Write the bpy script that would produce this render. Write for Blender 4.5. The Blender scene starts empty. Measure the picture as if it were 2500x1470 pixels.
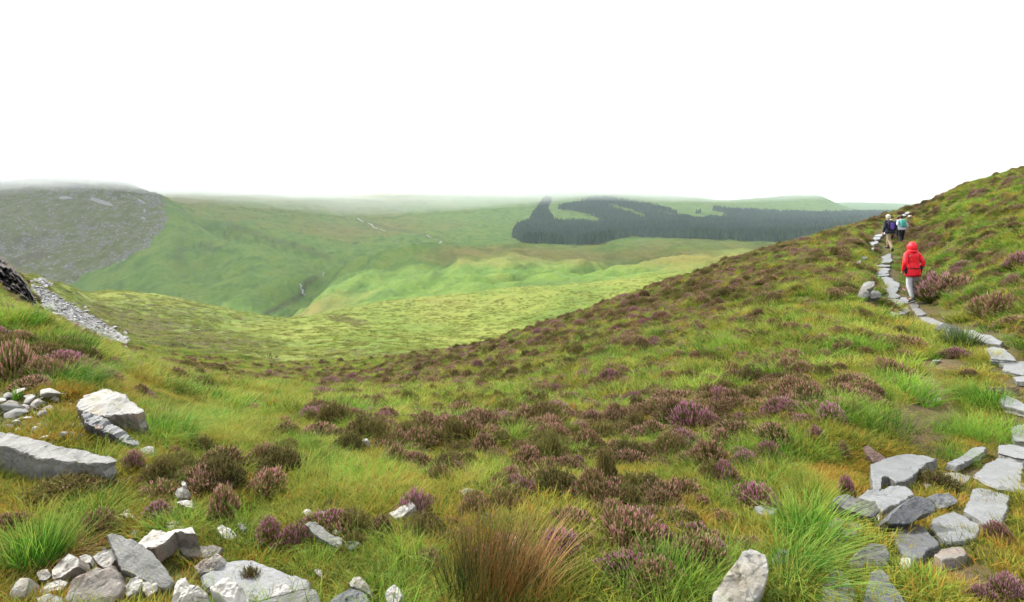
import bpy, bmesh, math, random
import numpy as np
from mathutils import Vector, Matrix, Euler
R = math.radians
random.seed(5)
rng = np.random.default_rng(11)
scene = bpy.context.scene
COL = scene.collection

# ------------------------------------------------------------------ camera
F, U0, V0 = 1388.0, 1250.0, 500.0            # focal length, principal column and horizon row of the 2500 x 1470 photograph
cam_d = bpy.data.cameras.new('camera'); cam = bpy.data.objects.new('camera', cam_d); COL.objects.link(cam)
cam_d.sensor_width = 36.0; cam_d.lens = 36.0 * F / 2500.0
cam_d.shift_y = -(735.0 - V0) / 2500.0
cam_d.clip_start = 0.05; cam_d.clip_end = 60000
cam.location = (0, 0, 0); cam.rotation_euler = (R(90), 0, 0)
scene.camera = cam
# ------------------------------------------------------------------ light
world = bpy.data.worlds.new('World'); scene.world = world; world.use_nodes = True
wn, wl = world.node_tree.nodes, world.node_tree.links
wn.clear()
SUN_EL, SUN_AZ = R(47), R(-52)               # azimuth from +Y towards +X
wo = wn.new('ShaderNodeOutputWorld'); bg = wn.new('ShaderNodeBackground')
sky = wn.new('ShaderNodeTexSky'); sky.sky_type = 'NISHITA'; sky.sun_disc = False
sky.sun_elevation = SUN_EL; sky.sun_rotation = SUN_AZ
hs = wn.new('ShaderNodeHueSaturation'); hs.inputs['Saturation'].default_value = 0.12; hs.inputs['Value'].default_value = 0.6
ad = wn.new('ShaderNodeMix'); ad.data_type = 'RGBA'; ad.blend_type = 'ADD'; ad.inputs[0].default_value = 1.0
ad.inputs[7].default_value = (6.6, 6.75, 6.85, 1)
wl.new(sky.outputs[0], hs.inputs['Color']); wl.new(hs.outputs[0], ad.inputs[6]); wl.new(ad.outputs[2], bg.inputs['Color'])
bg.inputs['Strength'].default_value = 0.068
wl.new(bg.outputs[0], wo.inputs[0])
sd = bpy.data.lights.new('sun', 'SUN'); sd.energy = 2.6; sd.angle = R(10); sd.color = (1.0, 0.965, 0.9)
sun = bpy.data.objects.new('sun', sd); COL.objects.link(sun)
sdir = Vector((math.sin(SUN_AZ) * math.cos(SUN_EL), math.cos(SUN_AZ) * math.cos(SUN_EL), math.sin(SUN_EL)))
sun.rotation_euler = sdir.to_track_quat('Z', 'Y').to_euler(); sun.location = (0, 0, 50)
scene.view_settings.view_transform = 'Standard'; scene.view_settings.look = 'None'
scene.view_settings.exposure = 2.1; scene.view_settings.gamma = 1.0
cy = scene.cycles
cy.diffuse_bounces = 3; cy.glossy_bounces = 2; cy.transmission_bounces = 3; cy.transparent_max_bounces = 8
cy.volume_bounces = 12; cy.max_bounces = 14; cy.use_denoising = True
try: cy.denoiser = 'OPENIMAGEDENOISE'
except Exception: pass

# ------------------------------------------------------------------ noise
_perm = np.random.default_rng(3).permutation(4096)
_grad = np.random.default_rng(4).uniform(0, 2 * np.pi, 4096)
def pnoise(x, y):
    x = np.asarray(x, float); y = np.asarray(y, float)
    xi = np.floor(x).astype(np.int64); yi = np.floor(y).astype(np.int64)
    xf = x - xi; yf = y - yi
    def g(ix, iy, dx, dy):
        a = _grad[_perm[(ix + _perm[iy & 4095]) & 4095]]
        return np.cos(a) * dx + np.sin(a) * dy
    u = xf * xf * xf * (xf * (xf * 6 - 15) + 10); v = yf * yf * yf * (yf * (yf * 6 - 15) + 10)
    a = g(xi, yi, xf, yf) * (1 - u) + g(xi + 1, yi, xf - 1, yf) * u
    b = g(xi, yi + 1, xf, yf - 1) * (1 - u) + g(xi + 1, yi + 1, xf - 1, yf - 1) * u
    return (a * (1 - v) + b * v) * 1.5
def fbm(x, y, sc, octv=3, off=0.0, gain=0.5):
    x = np.asarray(x, float) / sc + off * 17.3; y = np.asarray(y, float) / sc - off * 9.1
    s = 0; a = 1.0
    for _ in range(octv):
        s = s + a * pnoise(x, y); x = x * 2.03 + 5.2; y = y * 2.03 + 1.7; a *= gain
    return s
def sstep(a, b, x):
    t = np.clip((np.asarray(x, float) - a) / (b - a), 0, 1); return t * t * (3 - 2 * t)

# ------------------------------------------------------------------ terrain: for each bearing, the row at which the ground shows at each distance
PROF = {
 -500: [(4,1110),(5.5,900),(8,720),(12,600),(20,520),(40,500),(80,600),(300,720),(700,720),(950,560),(1200,440),(1600,350),(2500,340),(6000,400)],
 -150: [(4,1150),(5.4,960),(7.5,830),(10,730),(15,690),(30,600),(42,560),(60,640),(150,760),(500,760),(800,680),(1000,555),(1200,458),(1500,390),(2200,370),(6000,400)],
 0:    [(4,1165),(5.4,990),(7.5,868),(9,800),(11,765),(16,768),(27,735),(36,690),(44,642),(52,660),(90,740),(150,800),(500,770),(800,690),(1000,560),(1200,462),(1400,412),(1700,360),(2600,340),(6000,380)],
 60:   [(4,1168),(5.4,992),(7.5,878),(9,812),(11,790),(16,800),(27,765),(36,738),(46,700),(60,688),(80,672),(95,700),(150,790),(500,775),(800,695),(1000,565),(1200,464),(1400,412),(1700,360),(2600,340),(6000,380)],
 130:  [(4,1170),(5.4,994),(7.5,885),(9,835),(11,820),(16,822),(27,800),(40,772),(52,748),(70,715),(95,690),(110,700),(150,790),(500,780),(800,700),(1000,570),(1180,466),(1330,415),(1500,385),(1900,350),(2600,340),(6000,380)],
 250:  [(4,1175),(6,985),(7.5,925),(10,880),(14,872),(25,866),(40,850),(55,826),(75,780),(105,738),(135,709),(160,740),(220,800),(520,775),(780,702),(980,585),(1130,480),(1260,425),(1400,405),(1700,390),(2300,375),(6000,390)],
 380:  [(4,1180),(6,1020),(9,945),(14,915),(25,895),(45,868),(70,825),(105,765),(142,722),(170,755),(230,815),(500,790),(700,722),(850,640),(1020,545),(1150,482),(1230,478),(1500,492),(2000,460),(2800,420),(4500,400),(6000,400)],
 500:  [(4,1190),(6,1055),(9,985),(14,950),(24,922),(45,880),(75,830),(112,780),(148,741),(175,765),(240,820),(480,800),(640,750),(800,690),(950,615),(1200,535),(1600,500),(2200,462),(3000,420),(4500,400),(6000,400)],
 630:  [(4,1200),(6,1075),(9,1005),(14,968),(24,940),(45,895),(75,848),(115,800),(150,773),(180,790),(240,830),(480,815),(560,775),(700,720),(900,630),(1200,555),(1700,508),(2400,470),(3200,425),(4500,400),(6000,400)],
 740:  [(4,1205),(6,1090),(9,1020),(14,978),(24,945),(45,900),(75,855),(115,808),(165,776),(200,790),(280,812),(470,790),(560,745),(620,722),(680,712),(760,680),(900,625),(1200,572),(1700,525),(2600,477),(3200,445),(4000,405),(6000,400)],
 800:  [(4,1210),(6,1095),(9,1025),(14,980),(24,946),(45,900),(75,855),(115,808),(170,765),(200,768),(280,790),(440,765),(560,715),(650,682),(700,665),(760,662),(850,650),(950,625),(1250,580),(1800,535),(2700,480),(3300,445),(4100,405),(6000,400)],
 870:  [(4,1215),(6,1100),(9,1030),(14,982),(24,945),(40,905),(70,860),(115,810),(170,762),(205,748),(250,762),(440,745),(560,700),(650,660),(720,636),(800,648),(900,642),(1050,612),(1400,575),(2000,530),(2800,480),(3300,446),(4100,405),(6000,400)],
 1000: [(4,1222),(6,1110),(9,1032),(14,978),(22,930),(33,890),(50,880),(80,850),(120,812),(170,765),(220,729),(260,738),(420,725),(540,690),(660,645),(780,611),(900,620),(1050,608),(1500,568),(2100,525),(2900,472),(3400,445),(4200,405),(6000,400)],
 1130: [(4,1230),(6,1118),(9,1032),(14,965),(22,905),(30,865),(38,858),(60,868),(90,848),(130,808),(180,755),(230,718),(270,726),(420,712),(540,675),(680,632),(850,609),(1000,612),(1150,600),(1500,568),(2100,525),(2900,472),(3400,445),(4200,405),(6000,400)],
 1250: [(4,1235),(6,1120),(9,1030),(14,945),(22,872),(30,828),(38,838),(60,862),(90,842),(130,800),(180,750),(240,703),(290,712),(420,700),(560,660),(750,622),(930,606),(1150,600),(1500,575),(2100,530),(2900,474),(3400,446),(4200,405),(6000,400)],
 1380: [(4,1235),(6,1110),(9,1010),(14,915),(21,835),(29,785),(38,800),(60,840),(90,835),(130,790),(180,735),(250,697),(300,705),(420,690),(560,655),(750,618),(960,602),(1200,598),(1600,572),(2300,520),(3000,472),(3500,446),(4300,410),(6000,405)],
 1500: [(4,1235),(6,1100),(9,990),(14,885),(20,805),(28,745),(38,765),(60,825),(95,820),(140,760),(190,712),(250,684),(310,692),(440,675),(600,645),(800,615),(1000,600),(1250,590),(1700,562),(2400,515),(3200,474),(3700,452),(4500,425),(6000,400)],
 1620: [(4,1230),(6,1080),(9,965),(14,850),(20,770),(28,704),(38,725),(60,800),(110,800),(160,725),(210,686),(260,668),(330,680),(450,660),(620,632),(820,608),(1020,595),(1300,585),(1800,555),(2600,512),(3400,478),(4200,458),(6000,445)],
 1750: [(4,1230),(6,1060),(9,938),(14,818),(20,732),(28,668),(34,655),(45,670),(80,760),(150,740),(220,672),(270,658),(340,668),(480,648),(640,622),(850,600),(1050,590),(1350,580),(1900,553),(2800,515),(3600,492),(6000,490)],
 1870: [(4,1228),(6,1045),(9,915),(14,785),(20,698),(28,634),(35,618),(46,640),(80,740),(150,750),(260,668),(400,650),(640,620),(850,603),(1050,594),(1350,582),(1900,556),(2800,525),(3600,498),(4300,483),(5000,520),(6500,505),(8500,497)],
 1990: [(4,1225),(6,1035),(9,895),(14,755),(20,664),(28,602),(34,586),(46,612),(80,720),(150,740),(400,660),(850,610),(1100,590),(1350,578),(1900,556),(2800,530),(3600,502),(4300,476),(5000,520),(6500,504),(8500,496)],
 2080: [(4,1225),(6,1030),(9,882),(12,790),(14,748),(20,652),(28,580),(35,560),(50,590),(80,700),(150,740),(400,660),(850,612),(1100,590),(1350,578),(1900,556),(2800,535),(3600,520),(4300,512),(5000,520),(6500,503),(8500,494)],
 2160: [(4,1228),(6,1030),(9,885),(12,800),(14,765),(17,722),(20,675),(24,636),(26.5,618),(30,598),(34,562),(40,533),(44,531),(58,560),(90,690),(400,660),(850,612),(1350,578),(1900,556),(2800,535),(4300,518),(6500,505),(8500,496)],
 2240: [(4,1230),(5.5,1080),(8,930),(11,838),(14,780),(16.6,745),(20,692),(24,638),(27,610),(30.5,582),(36,532),(41,511),(44,512),(58,540),(90,670),(400,660),(1350,578),(2800,535),(6500,506),(8500,498)],
 2350: [(4,1235),(5.5,1085),(8,915),(10,838),(12,802),(15,735),(18,668),(22,594),(28,520),(35,472),(40,462),(60,510),(100,650),(400,650),(1350,578),(2800,535),(6500,506),(8500,498)],
 2500: [(4,1240),(5.5,1090),(7,965),(8.5,895),(10,810),(12,742),(15,650),(20,545),(27,455),(34,420),(40,415),(60,470),(100,600),(400,650),(1350,578),(2800,535),(6500,506),(8500,498)],
 2750: [(4,1225),(5.5,1060),(7,900),(10,715),(14,560),(20,440),(30,360),(40,340),(60,400),(100,560),(400,650),(2800,535),(6500,506),(8500,498)],
 3300: [(4,1180),(5.5,980),(7,800),(10,580),(14,400),(20,270),(30,190),(45,190),(70,300),(150,560),(2800,535),(6500,506),(8500,498)],
}
HCAM = 1.9
LY0, LY1, NL = math.log(2.0), math.log(16000.0), 520
def pchip(x, y, xs):
    x = np.array(x, float); y = np.array(y, float); h = np.diff(x); d = np.diff(y) / h
    m = np.zeros_like(y); m[0] = d[0]; m[-1] = d[-1]
    for i in range(1, len(x) - 1):
        if d[i - 1] * d[i] > 0:
            w1 = 2 * h[i] + h[i - 1]; w2 = h[i] + 2 * h[i - 1]
            m[i] = (w1 + w2) / (w1 / d[i - 1] + w2 / d[i])
    xs = np.clip(xs, x[0], x[-1]); k = np.clip(np.searchsorted(x, xs) - 1, 0, len(x) - 2)
    t = (xs - x[k]) / h[k]; t2 = t * t; t3 = t2 * t
    return (2*t3-3*t2+1)*y[k] + (t3-2*t2+t)*h[k]*m[k] + (-2*t3+3*t2)*y[k+1] + (t3-t2)*h[k]*m[k+1]
_lys = np.linspace(LY0, LY1, NL)
_us = np.arange(-500, 3301, 10.0)
_keys = sorted(PROF)
_raw = []
for k in _keys:
    p = PROF[k]
    near = [(2.0, V0 + HCAM * F / 2.0), (2.4, V0 + HCAM * F / 2.4), (2.8, V0 + HCAM * F / 2.8)]
    p = near + p + [(16000, 503)]
    _raw.append(pchip([math.log(a) for a, b in p], [b for a, b in p], _lys))
_raw = np.array(_raw)
TAB = np.array([pchip(_keys, _raw[:, j], _us) for j in range(NL)]).T     # [u, logY]
_k = np.array([1, 2, 3, 2, 1.0]); _k /= _k.sum()
for _ in range(2):
    _p = np.pad(TAB, ((2, 2), (0, 0)), mode='edge'); TAB = sum(_k[i] * _p[i:i + TAB.shape[0]] for i in range(5))
def vrow(u, Y):
    a = np.clip((np.asarray(u, float) - _us[0]) / 10.0, 0, len(_us) - 1.001)
    b = np.clip((np.log(np.maximum(Y, 2.0)) - LY0) / (LY1 - LY0) * (NL - 1), 0, NL - 1.001)
    i = a.astype(int); j = b.astype(int); fa = a - i; fb = b - j
    return (TAB[i, j] * (1-fa) * (1-fb) + TAB[i+1, j] * fa * (1-fb) + TAB[i, j+1] * (1-fa) * fb + TAB[i+1, j+1] * fa * fb)

# worn line of the stone path (column, row) in the photograph and its distance
PATH = [(2150,1480,2.6),(2230,1340,3.05),(2330,1240,3.6),(2450,1140,4.3),(2540,1020,5.2),(2530,930,7.2),(2450,860,9.0),(2380,815,10.5),(2290,775,13),
        (2225,742,16.4),(2190,715,17.6),(2165,670,20),(2160,640,23.5),(2178,616,26.5),(2165,604,29),(2130,606,29.5),(2135,590,31),(2155,572,33),(2185,550,36),(2208,535,38)]
PXY = np.array([((u - U0) / F * Y, Y) for u, v, Y in PATH])
def path_dist(x, y):
    x = np.asarray(x, float); y = np.asarray(y, float); best = np.full(x.shape, 1e9)
    for (x0, y0), (x1, y1) in zip(PXY[:-1], PXY[1:]):
        dx, dy = x1 - x0, y1 - y0; t = np.clip(((x - x0) * dx + (y - y0) * dy) / (dx*dx + dy*dy), 0, 1)
        best = np.minimum(best, np.hypot(x - x0 - t * dx, y - y0 - t * dy))
    return best
def line_dist(x, y, pts):
    best = np.full(np.shape(x), 1e9)
    for (x0, y0), (x1, y1) in zip(pts[:-1], pts[1:]):
        dx, dy = x1 - x0, y1 - y0; t = np.clip(((x - x0) * dx + (y - y0) * dy) / (dx*dx + dy*dy), 0, 1)
        best = np.minimum(best, np.hypot(x - x0 - t * dx, y - y0 - t * dy))
    return best
def uy(*p): return [((u - U0) / F * Y, Y) for u, Y in p]
CARVE = [  # (line, height change, half width)
 (uy((640,560),(735,620),(745,655),(790,720),(800,850),(740,960),(680,1010),(560,1090),(500,1200)), -24.0, 24),
 (uy((800,850),(900,1000),(1010,1250),(1090,1500)), -11.2, 20),
 (uy((1000,1150),(960,1400),(880,1700),(820,2100)), -9.6, 25),
 (uy((600,640),(560,740),(600,860),(660,900)), 7.9, 38), (uy((480,620),(440,760),(400,900)), 6.2, 45), (uy((700,700),(650,780),(560,900),(520,1000)), 7.0, 34),
 (uy((505,880),(470,850),(440,800)), -11.2, 28), (uy((930,560),(960,640),(990,720)), -3.6, 12), (uy((1060,540),(1090,620),(1110,700)), -3.6, 13), (uy((1160,520),(1200,620)), -2.9, 12),
 (uy((1240,470),(1330,520),(1450,560),(1560,640)), -8.0, 14), (uy((1150,600),(1130,700)), 3.5, 20), (uy((1000,500),(1100,470),(1250,440)), 3.5, 22)]
def height(x, y):
    x = np.asarray(x, float); y = np.asarray(y, float)
    Y = np.maximum(y, 2.0); u = U0 + F * x / np.maximum(y, 2.7)
    v = vrow(u, Y)
    z = -(v - V0) / F * Y
    z = np.where(y < 2.8, -HCAM, z)
    pd = np.where((y < 40) & (x > 0), path_dist(x, y), 99.0)
    soft = sstep(0.35, 1.3, pd) * sstep(2.6, 6.0, y)
    z = z + soft * (0.13 * fbm(x, y, 2.6, 2, 1) + 0.11 * (1 - np.abs(fbm(x, y, 1.0, 2, 2)))
                    * sstep(70, 30, y))
    z = z + 0.02 * fbm(x, y, 0.35, 2, 7) * sstep(30, 10, y)
    w = sstep(28, 60, y)
    z = z + w * (0.28 * (0.6 - np.abs(fbm(x, y, 3.2, 2, 3))) * sstep(600, 200, y) + 0.55 * fbm(x, y * 0.8, 14, 3, 4))
    w = sstep(250, 520, y)
    z = z + w * (8.5 * fbm(x, y, 105, 4, 5) + 3.0 * (0.5 - np.abs(fbm(x * 1.0 + y * 0.5, y * 0.35, 22, 2, 6))) * 2)
    far = y > 380
    if far.any():
        xf, yf = x[far] + 14 * fbm(x[far], y[far], 90, 3, 60), y[far] + 14 * fbm(x[far], y[far], 90, 3, 61); dz = np.zeros(xf.shape)
        for pts, dh, hw in CARVE: dz += dh * np.exp(-(line_dist(xf, yf, pts) / hw) ** 2)
        z = np.array(z); z[far] += dz
    w = sstep(600, 1100, y) * sstep(520, 250, u)
    z = z + w * (7 * (0.4 - np.abs(fbm(x, y, 70, 4, 8, 0.6))))
    z = z + sstep(1200, 2600, y) * 6 * fbm(x, y, 300, 3, 9) * sstep(3200, 2600, y)
    return z
def rowof(x, y, z): return V0 - F * z / y
def hit(u, v, y0=2.2, y1=9000.0, n=2600):
    """first point of the ground met by the line of sight through column u, row v"""
    Y = np.exp(np.linspace(math.log(y0), math.log(y1), n)); x = (u - U0) / F * Y
    zr = -(v - V0) / F * Y; d = height(x, Y) - zr
    k = np.argmax(d > 0)
    if d[k] <= 0: k = n - 1
    Yk = Y[k]
    if k > 0 and d[k] > 0:
        t = d[k] / (d[k] - d[k-1]); Yk = Y[k] + (Y[k-1] - Y[k]) * t
    return Vector(((u - U0) / F * Yk, Yk, float(height(np.array([(u - U0) / F * Yk]), np.array([Yk]))[0])))
def gz(x, y): return float(height(np.array([float(x)]), np.array([float(y)]))[0])
def gnormal(x, y, e=0.3):
    return Vector((gz(x - e, y) - gz(x + e, y), gz(x, y - e) - gz(x, y + e), 2 * e)).normalized()

# ------------------------------------------------------------------ naming helpers
def tag(o, label=None, cat=None, group=None, kind=None):
    if label: o['label'] = label
    if cat: o['category'] = cat
    if group: o['group'] = group
    if kind: o['kind'] = kind
    return o
def link(name, me, mat=None, parent=None):
    o = bpy.data.objects.new(name, me); COL.objects.link(o)
    if mat is not None:
        me.materials.clear(); me.materials.append(mat)
    if parent is not None: o.parent = parent
    return o
def npmesh(name, V, Fq, smooth=True):
    """mesh from an (n,3) array and an (m,k) face array"""
    V = np.asarray(V, np.float32); Fq = np.asarray(Fq, np.int32)
    me = bpy.data.meshes.new(name); me.vertices.add(len(V)); me.vertices.foreach_set('co', V.ravel())
    m, k = Fq.shape
    me.loops.add(m * k); me.loops.foreach_set('vertex_index', Fq.ravel())
    me.polygons.add(m); me.polygons.foreach_set('loop_start', np.arange(0, m * k, k, dtype=np.int32))
    me.polygons.foreach_set('loop_total', np.full(m, k, np.int32))
    me.polygons.foreach_set('use_smooth', np.full(m, smooth, bool))
    me.update(calc_edges=True); me.validate()
    return me
def attr(me, name, arr, typ='FLOAT'):
    a = me.attributes.new(name, typ, 'POINT')
    key = {'FLOAT': 'value', 'INT': 'value', 'FLOAT_VECTOR': 'vector', 'FLOAT_COLOR': 'color'}[typ]
    a.data.foreach_set(key, np.asarray(arr, np.int32 if typ == 'INT' else np.float32).ravel())
# ------------------------------------------------------------------ material helpers
ALB = 0.64                                   # all base colours below are given relative to this
def kc(c): return tuple(x * ALB for x in c)
class NT:
    def __init__(s, name):
        s.m = bpy.data.materials.new(name); s.m.use_nodes = True; s.t = s.m.node_tree; s.n = s.t.nodes; s.n.clear()
        s.out = s.n.new('ShaderNodeOutputMaterial')
    def new(s, typ, **kw):
        n = s.n.new(typ)
        for k, v in kw.items(): setattr(n, k, v)
        return n
    def l(s, a, b): s.t.links.new(a, b)
    def pos(s): return s.new('ShaderNodeNewGeometry').outputs['Position']
    def obj(s): return s.new('ShaderNodeTexCoord').outputs['Object']
    def noise(s, vec, scale, detail=3, rough=0.55, dist=0.0):
        n = s.new('ShaderNodeTexNoise'); n.inputs['Scale'].default_value = scale; n.inputs['Detail'].default_value = detail
        n.inputs['Roughness'].default_value = rough; n.inputs['Distortion'].default_value = dist; s.l(vec, n.inputs['Vector']); return n.outputs['Fac']
    def ramp(s, fac, stops):
        r = s.new('ShaderNodeValToRGB'); e = r.color_ramp.elements
        while len(e) > 1: e.remove(e[-1])
        for i, (p, c) in enumerate(stops):
            if i == 0: x = e[0]; x.position = p
            else: x = e.new(p)
            x.color = (*kc(c), 1) if hasattr(c, '__len__') else (c, c, c, 1)
        s.l(fac, r.inputs[0]); return r.outputs[0]
    def mix(s, fac, a, b, mode='MIX'):
        m = s.new('ShaderNodeMix', data_type='RGBA', blend_type=mode)
        for sock, v in ((m.inputs[0], fac), (m.inputs[6], a), (m.inputs[7], b)):
            if hasattr(v, 'is_linked'): s.l(v, sock)
            elif isinstance(v, (int, float)): sock.default_value = v if sock is m.inputs[0] else (v, v, v, 1)
            else: sock.default_value = (*kc(v), 1)
        return m.outputs[2]
    def math(s, op, a, b=0.0, clamp=False):
        m = s.new('ShaderNodeMath', operation=op, use_clamp=clamp)
        for i, v in enumerate((a, b)):
            if hasattr(v, 'is_linked'): s.l(v, m.inputs[i])
            else: m.inputs[i].default_value = v
        return m.outputs[0]
    def attr(s, name, out='Fac'): return s.new('ShaderNodeAttribute', attribute_name=name).outputs[out]
    def scale(s, vec, v):
        m = s.new('ShaderNodeMapping'); m.inputs['Scale'].default_value = v; s.l(vec, m.inputs['Vector']); return m.outputs[0]
    def principled(s, col, rough=0.8, bump=None, bstr=0.3, bdist=0.02, spec=0.3):
        p = s.new('ShaderNodeBsdfPrincipled')
        if hasattr(col, 'is_linked'): s.l(col, p.inputs['Base Color'])
        else: p.inputs['Base Color'].default_value = (*kc(col), 1)
        if hasattr(rough, 'is_linked'): s.l(rough, p.inputs['Roughness'])
        else: p.inputs['Roughness'].default_value = rough
        p.inputs['Specular IOR Level'].default_value = spec
        if bump is not None:
            b = s.new('ShaderNodeBump'); b.inputs['Strength'].default_value = bstr; b.inputs['Distance'].default_value = bdist
            s.l(bump, b.inputs['Height']); s.l(b.outputs[0], p.inputs['Normal'])
        s.l(p.outputs[0], s.out.inputs[0]); return p
# ------------------------------------------------------------------ ground materials
def mat_near_ground():
    t = NT('hillside_soil_and_moss'); p = t.pos()
    a = t.noise(p, 1.1, 4); b = t.noise(p, 9.0, 4, 0.7); c = t.noise(p, 60.0, 3, 0.7)
    base = t.ramp(a, [(0.32, (0.0357, 0.0324, 0.0093)), (0.45, (0.0648, 0.0681, 0.0129)), (0.6, (0.0972, 0.1070, 0.0175)), (0.75, (0.1102, 0.0972, 0.0204))])
    base = t.mix(t.ramp(b, [(0.45, 0.0), (0.62, 0.8)]), base, (0.1102, 0.0810, 0.0175))
    base = t.mix(t.ramp(c, [(0.4, 0.0), (0.7, 0.55)]), base, (0.0324, 0.0292, 0.0087))
    wear = t.attr('wear')
    soil = t.ramp(c, [(0.35, (0.0648, 0.0389, 0.0204)), (0.6, (0.1296, 0.0842, 0.0438)), (0.75, (0.1944, 0.1490, 0.0817))])
    wf = t.math('MULTIPLY', wear, t.ramp(b, [(0.3, 0.5), (0.6, 1.0)]), True)
    base = t.mix(wf, base, soil)
    t.principled(base, 0.9, t.math('ADD', b, t.math('MULTIPLY', c, 0.3)), 0.8, 0.05, 0.15)
    return t.m
def mat_meadow():
    t = NT('wet_meadow_turf'); p = t.pos()
    ps = t.scale(p, (1, 0.6, 1))
    a = t.noise(ps, 0.030, 4, 0.6); b = t.noise(ps, 0.45, 4, 0.65); c = t.noise(p, 2.2, 3, 0.7)
    g = t.ramp(a, [(0.30, (0.0800, 0.1320, 0.0190)), (0.45, (0.1480, 0.2000, 0.0306)), (0.58, (0.2000, 0.2320, 0.0422)), (0.72, (0.1920, 0.1920, 0.0408))])
    br = t.ramp(c, [(0.35, (0.0400, 0.0304, 0.0122)), (0.55, (0.0840, 0.0680, 0.0204)), (0.7, (0.1200, 0.1200, 0.0272))])
    bm = t.math('ADD', t.attr('brown'), t.math('MULTIPLY', t.math('SUBTRACT', b, 0.5), 1.6))
    col = t.mix(t.ramp(bm, [(0.36, 0.0), (0.56, 0.92)]), g, br)
    col = t.mix(t.ramp(c, [(0.30, 0.75), (0.46, 0.0)]), col, (0.0480, 0.0680, 0.0136))
    t.principled(col, 0.95, t.math('ADD', t.math('MULTIPLY', b, 1.0), t.math('MULTIPLY', c, 0.5)), 1.0, 0.7, 0.1)
    return t.m
def mat_valley():
    t = NT('valley_grassland'); p = t.pos()
    ps = t.scale(p, (1, 0.5, 1))
    a = t.noise(ps, 0.0045, 5, 0.6); b = t.noise(ps, 0.035, 5, 0.62, 0.4); c = t.noise(p, 0.22, 5, 0.8)
    g = t.ramp(b, [(0.28, (0.0659, 0.1257, 0.0206)), (0.45, (0.1021, 0.1888, 0.0263)), (0.6, (0.1501, 0.2276, 0.0343)), (0.75, (0.1801, 0.2129, 0.0378))])
    m = t.ramp(b, [(0.28, (0.1181, 0.1247, 0.0279)), (0.5, (0.1873, 0.1738, 0.0371)), (0.72, (0.2364, 0.1915, 0.0525))])
    f = t.math('ADD', t.attr('moor'), t.math('MULTIPLY', t.math('SUBTRACT', a, 0.5), 1.1))
    col = t.mix(t.ramp(f, [(0.38, 0.0), (0.72, 1.0)]), g, m)
    col = t.mix(t.ramp(c, [(0.34, 0.35), (0.5, 0.0)]), col, (0.0600, 0.0727, 0.0138))
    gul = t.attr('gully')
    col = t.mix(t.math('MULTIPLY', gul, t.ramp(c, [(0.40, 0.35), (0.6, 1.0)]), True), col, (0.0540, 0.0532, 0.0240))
    t.principled(col, 0.95, t.math('ADD', t.math('MULTIPLY', b, 2.0), t.math('MULTIPLY', c, 0.6)), 0.8, 6.0, 0.08)
    return t.m
def mat_mountain():
    t = NT('rocky_mountain_side'); p = t.pos()
    a = t.noise(p, 0.008, 5, 0.6); b = t.noise(p, 0.06, 5, 0.65); c = t.noise(p, 0.28, 4, 0.75)
    veg = t.ramp(b, [(0.3, (0.085, 0.105, 0.030)), (0.5, (0.135, 0.150, 0.045)), (0.68, (0.155, 0.125, 0.060))])
    veg = t.mix(t.ramp(a, [(0.50, 0.0), (0.7, 0.6)]), veg, (0.0878, 0.0597, 0.0527))
    rock = t.ramp(c, [(0.35, (0.0632, 0.0606, 0.0547)), (0.52, (0.1685, 0.1643, 0.1601)), (0.68, (0.3538, 0.3454, 0.3370))])
    rf = t.math('ADD', t.attr('rock'), t.math('ADD', t.math('MULTIPLY', t.math('SUBTRACT', b, 0.5), 2.8), t.math('MULTIPLY', t.math('SUBTRACT', c, 0.5), 1.9)))
    col = t.mix(t.ramp(rf, [(0.58, 0.0), (0.70, 0.95)]), veg, rock)
    col = t.mix(t.ramp(t.math('ADD', t.attr('scree'), t.math('MULTIPLY', t.math('SUBTRACT', c, 0.5), 0.6)), [(0.5, 0.0), (0.56, 1.0)]), col, (0.3089, 0.2948, 0.3019))
    t.principled(col, 0.95, t.math('ADD', t.math('MULTIPLY', b, 2.0), c), 1.0, 5.0, 0.08)
    return t.m
M_NEAR, M_MEADOW, M_VALLEY, M_MOUNT = mat_near_ground(), mat_meadow(), mat_valley(), mat_mountain()

# ------------------------------------------------------------------ ground mesh (one continuous sheet, cut into named areas)
def seg_d(px, py, pts):
    best = np.full(np.shape(px), 1e9)
    for (x0, y0), (x1, y1) in zip(pts[:-1], pts[1:]):
        dx, dy = x1 - x0, y1 - y0; t = np.clip(((px - x0) * dx + (py - y0) * dy) / (dx*dx + dy*dy), 0, 1)
        best = np.minimum(best, np.hypot(px - x0 - t * dx, py - y0 - t * dy))
    return best
def inpoly(px, py, poly):
    px = np.asarray(px, float); py = np.asarray(py, float); c = np.zeros(px.shape, bool); n = len(poly); j = n - 1
    for i in range(n):
        xi, yi = poly[i]; xj, yj = poly[j]
        if yi != yj: c ^= ((yi > py) != (yj > py)) & (px < (xj - xi) * (py - yi) / (yj - yi) + xi)
        j = i
    return c
def grid_mesh(name, ys, su, smooth=True):
    half = np.maximum(1.85 * ys, 7.0)
    X = su[None, :] * half[:, None]; Yg = np.repeat(ys[:, None], len(su), 1)
    # keep the frame's centre at column 1250
    Z = height(X, Yg)
    V = np.stack([X.ravel(), Yg.ravel(), Z.ravel()], 1)
    n, m = X.shape; i = np.arange(n - 1)[:, None] * m + np.arange(m - 1)[None, :]
    Fq = np.stack([i, i + 1, i + m + 1, i + m], -1).reshape(-1, 4)
    return V, Fq
def su_grid(nin, nout):
    a = 0.54                                     # the frame spans +-0.49 of the sheet's half width
    return np.concatenate([-np.linspace(1, a, nout, endpoint=False), np.linspace(-a, a, nin), np.linspace(a, 1, nout + 1)[1:]])
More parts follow.
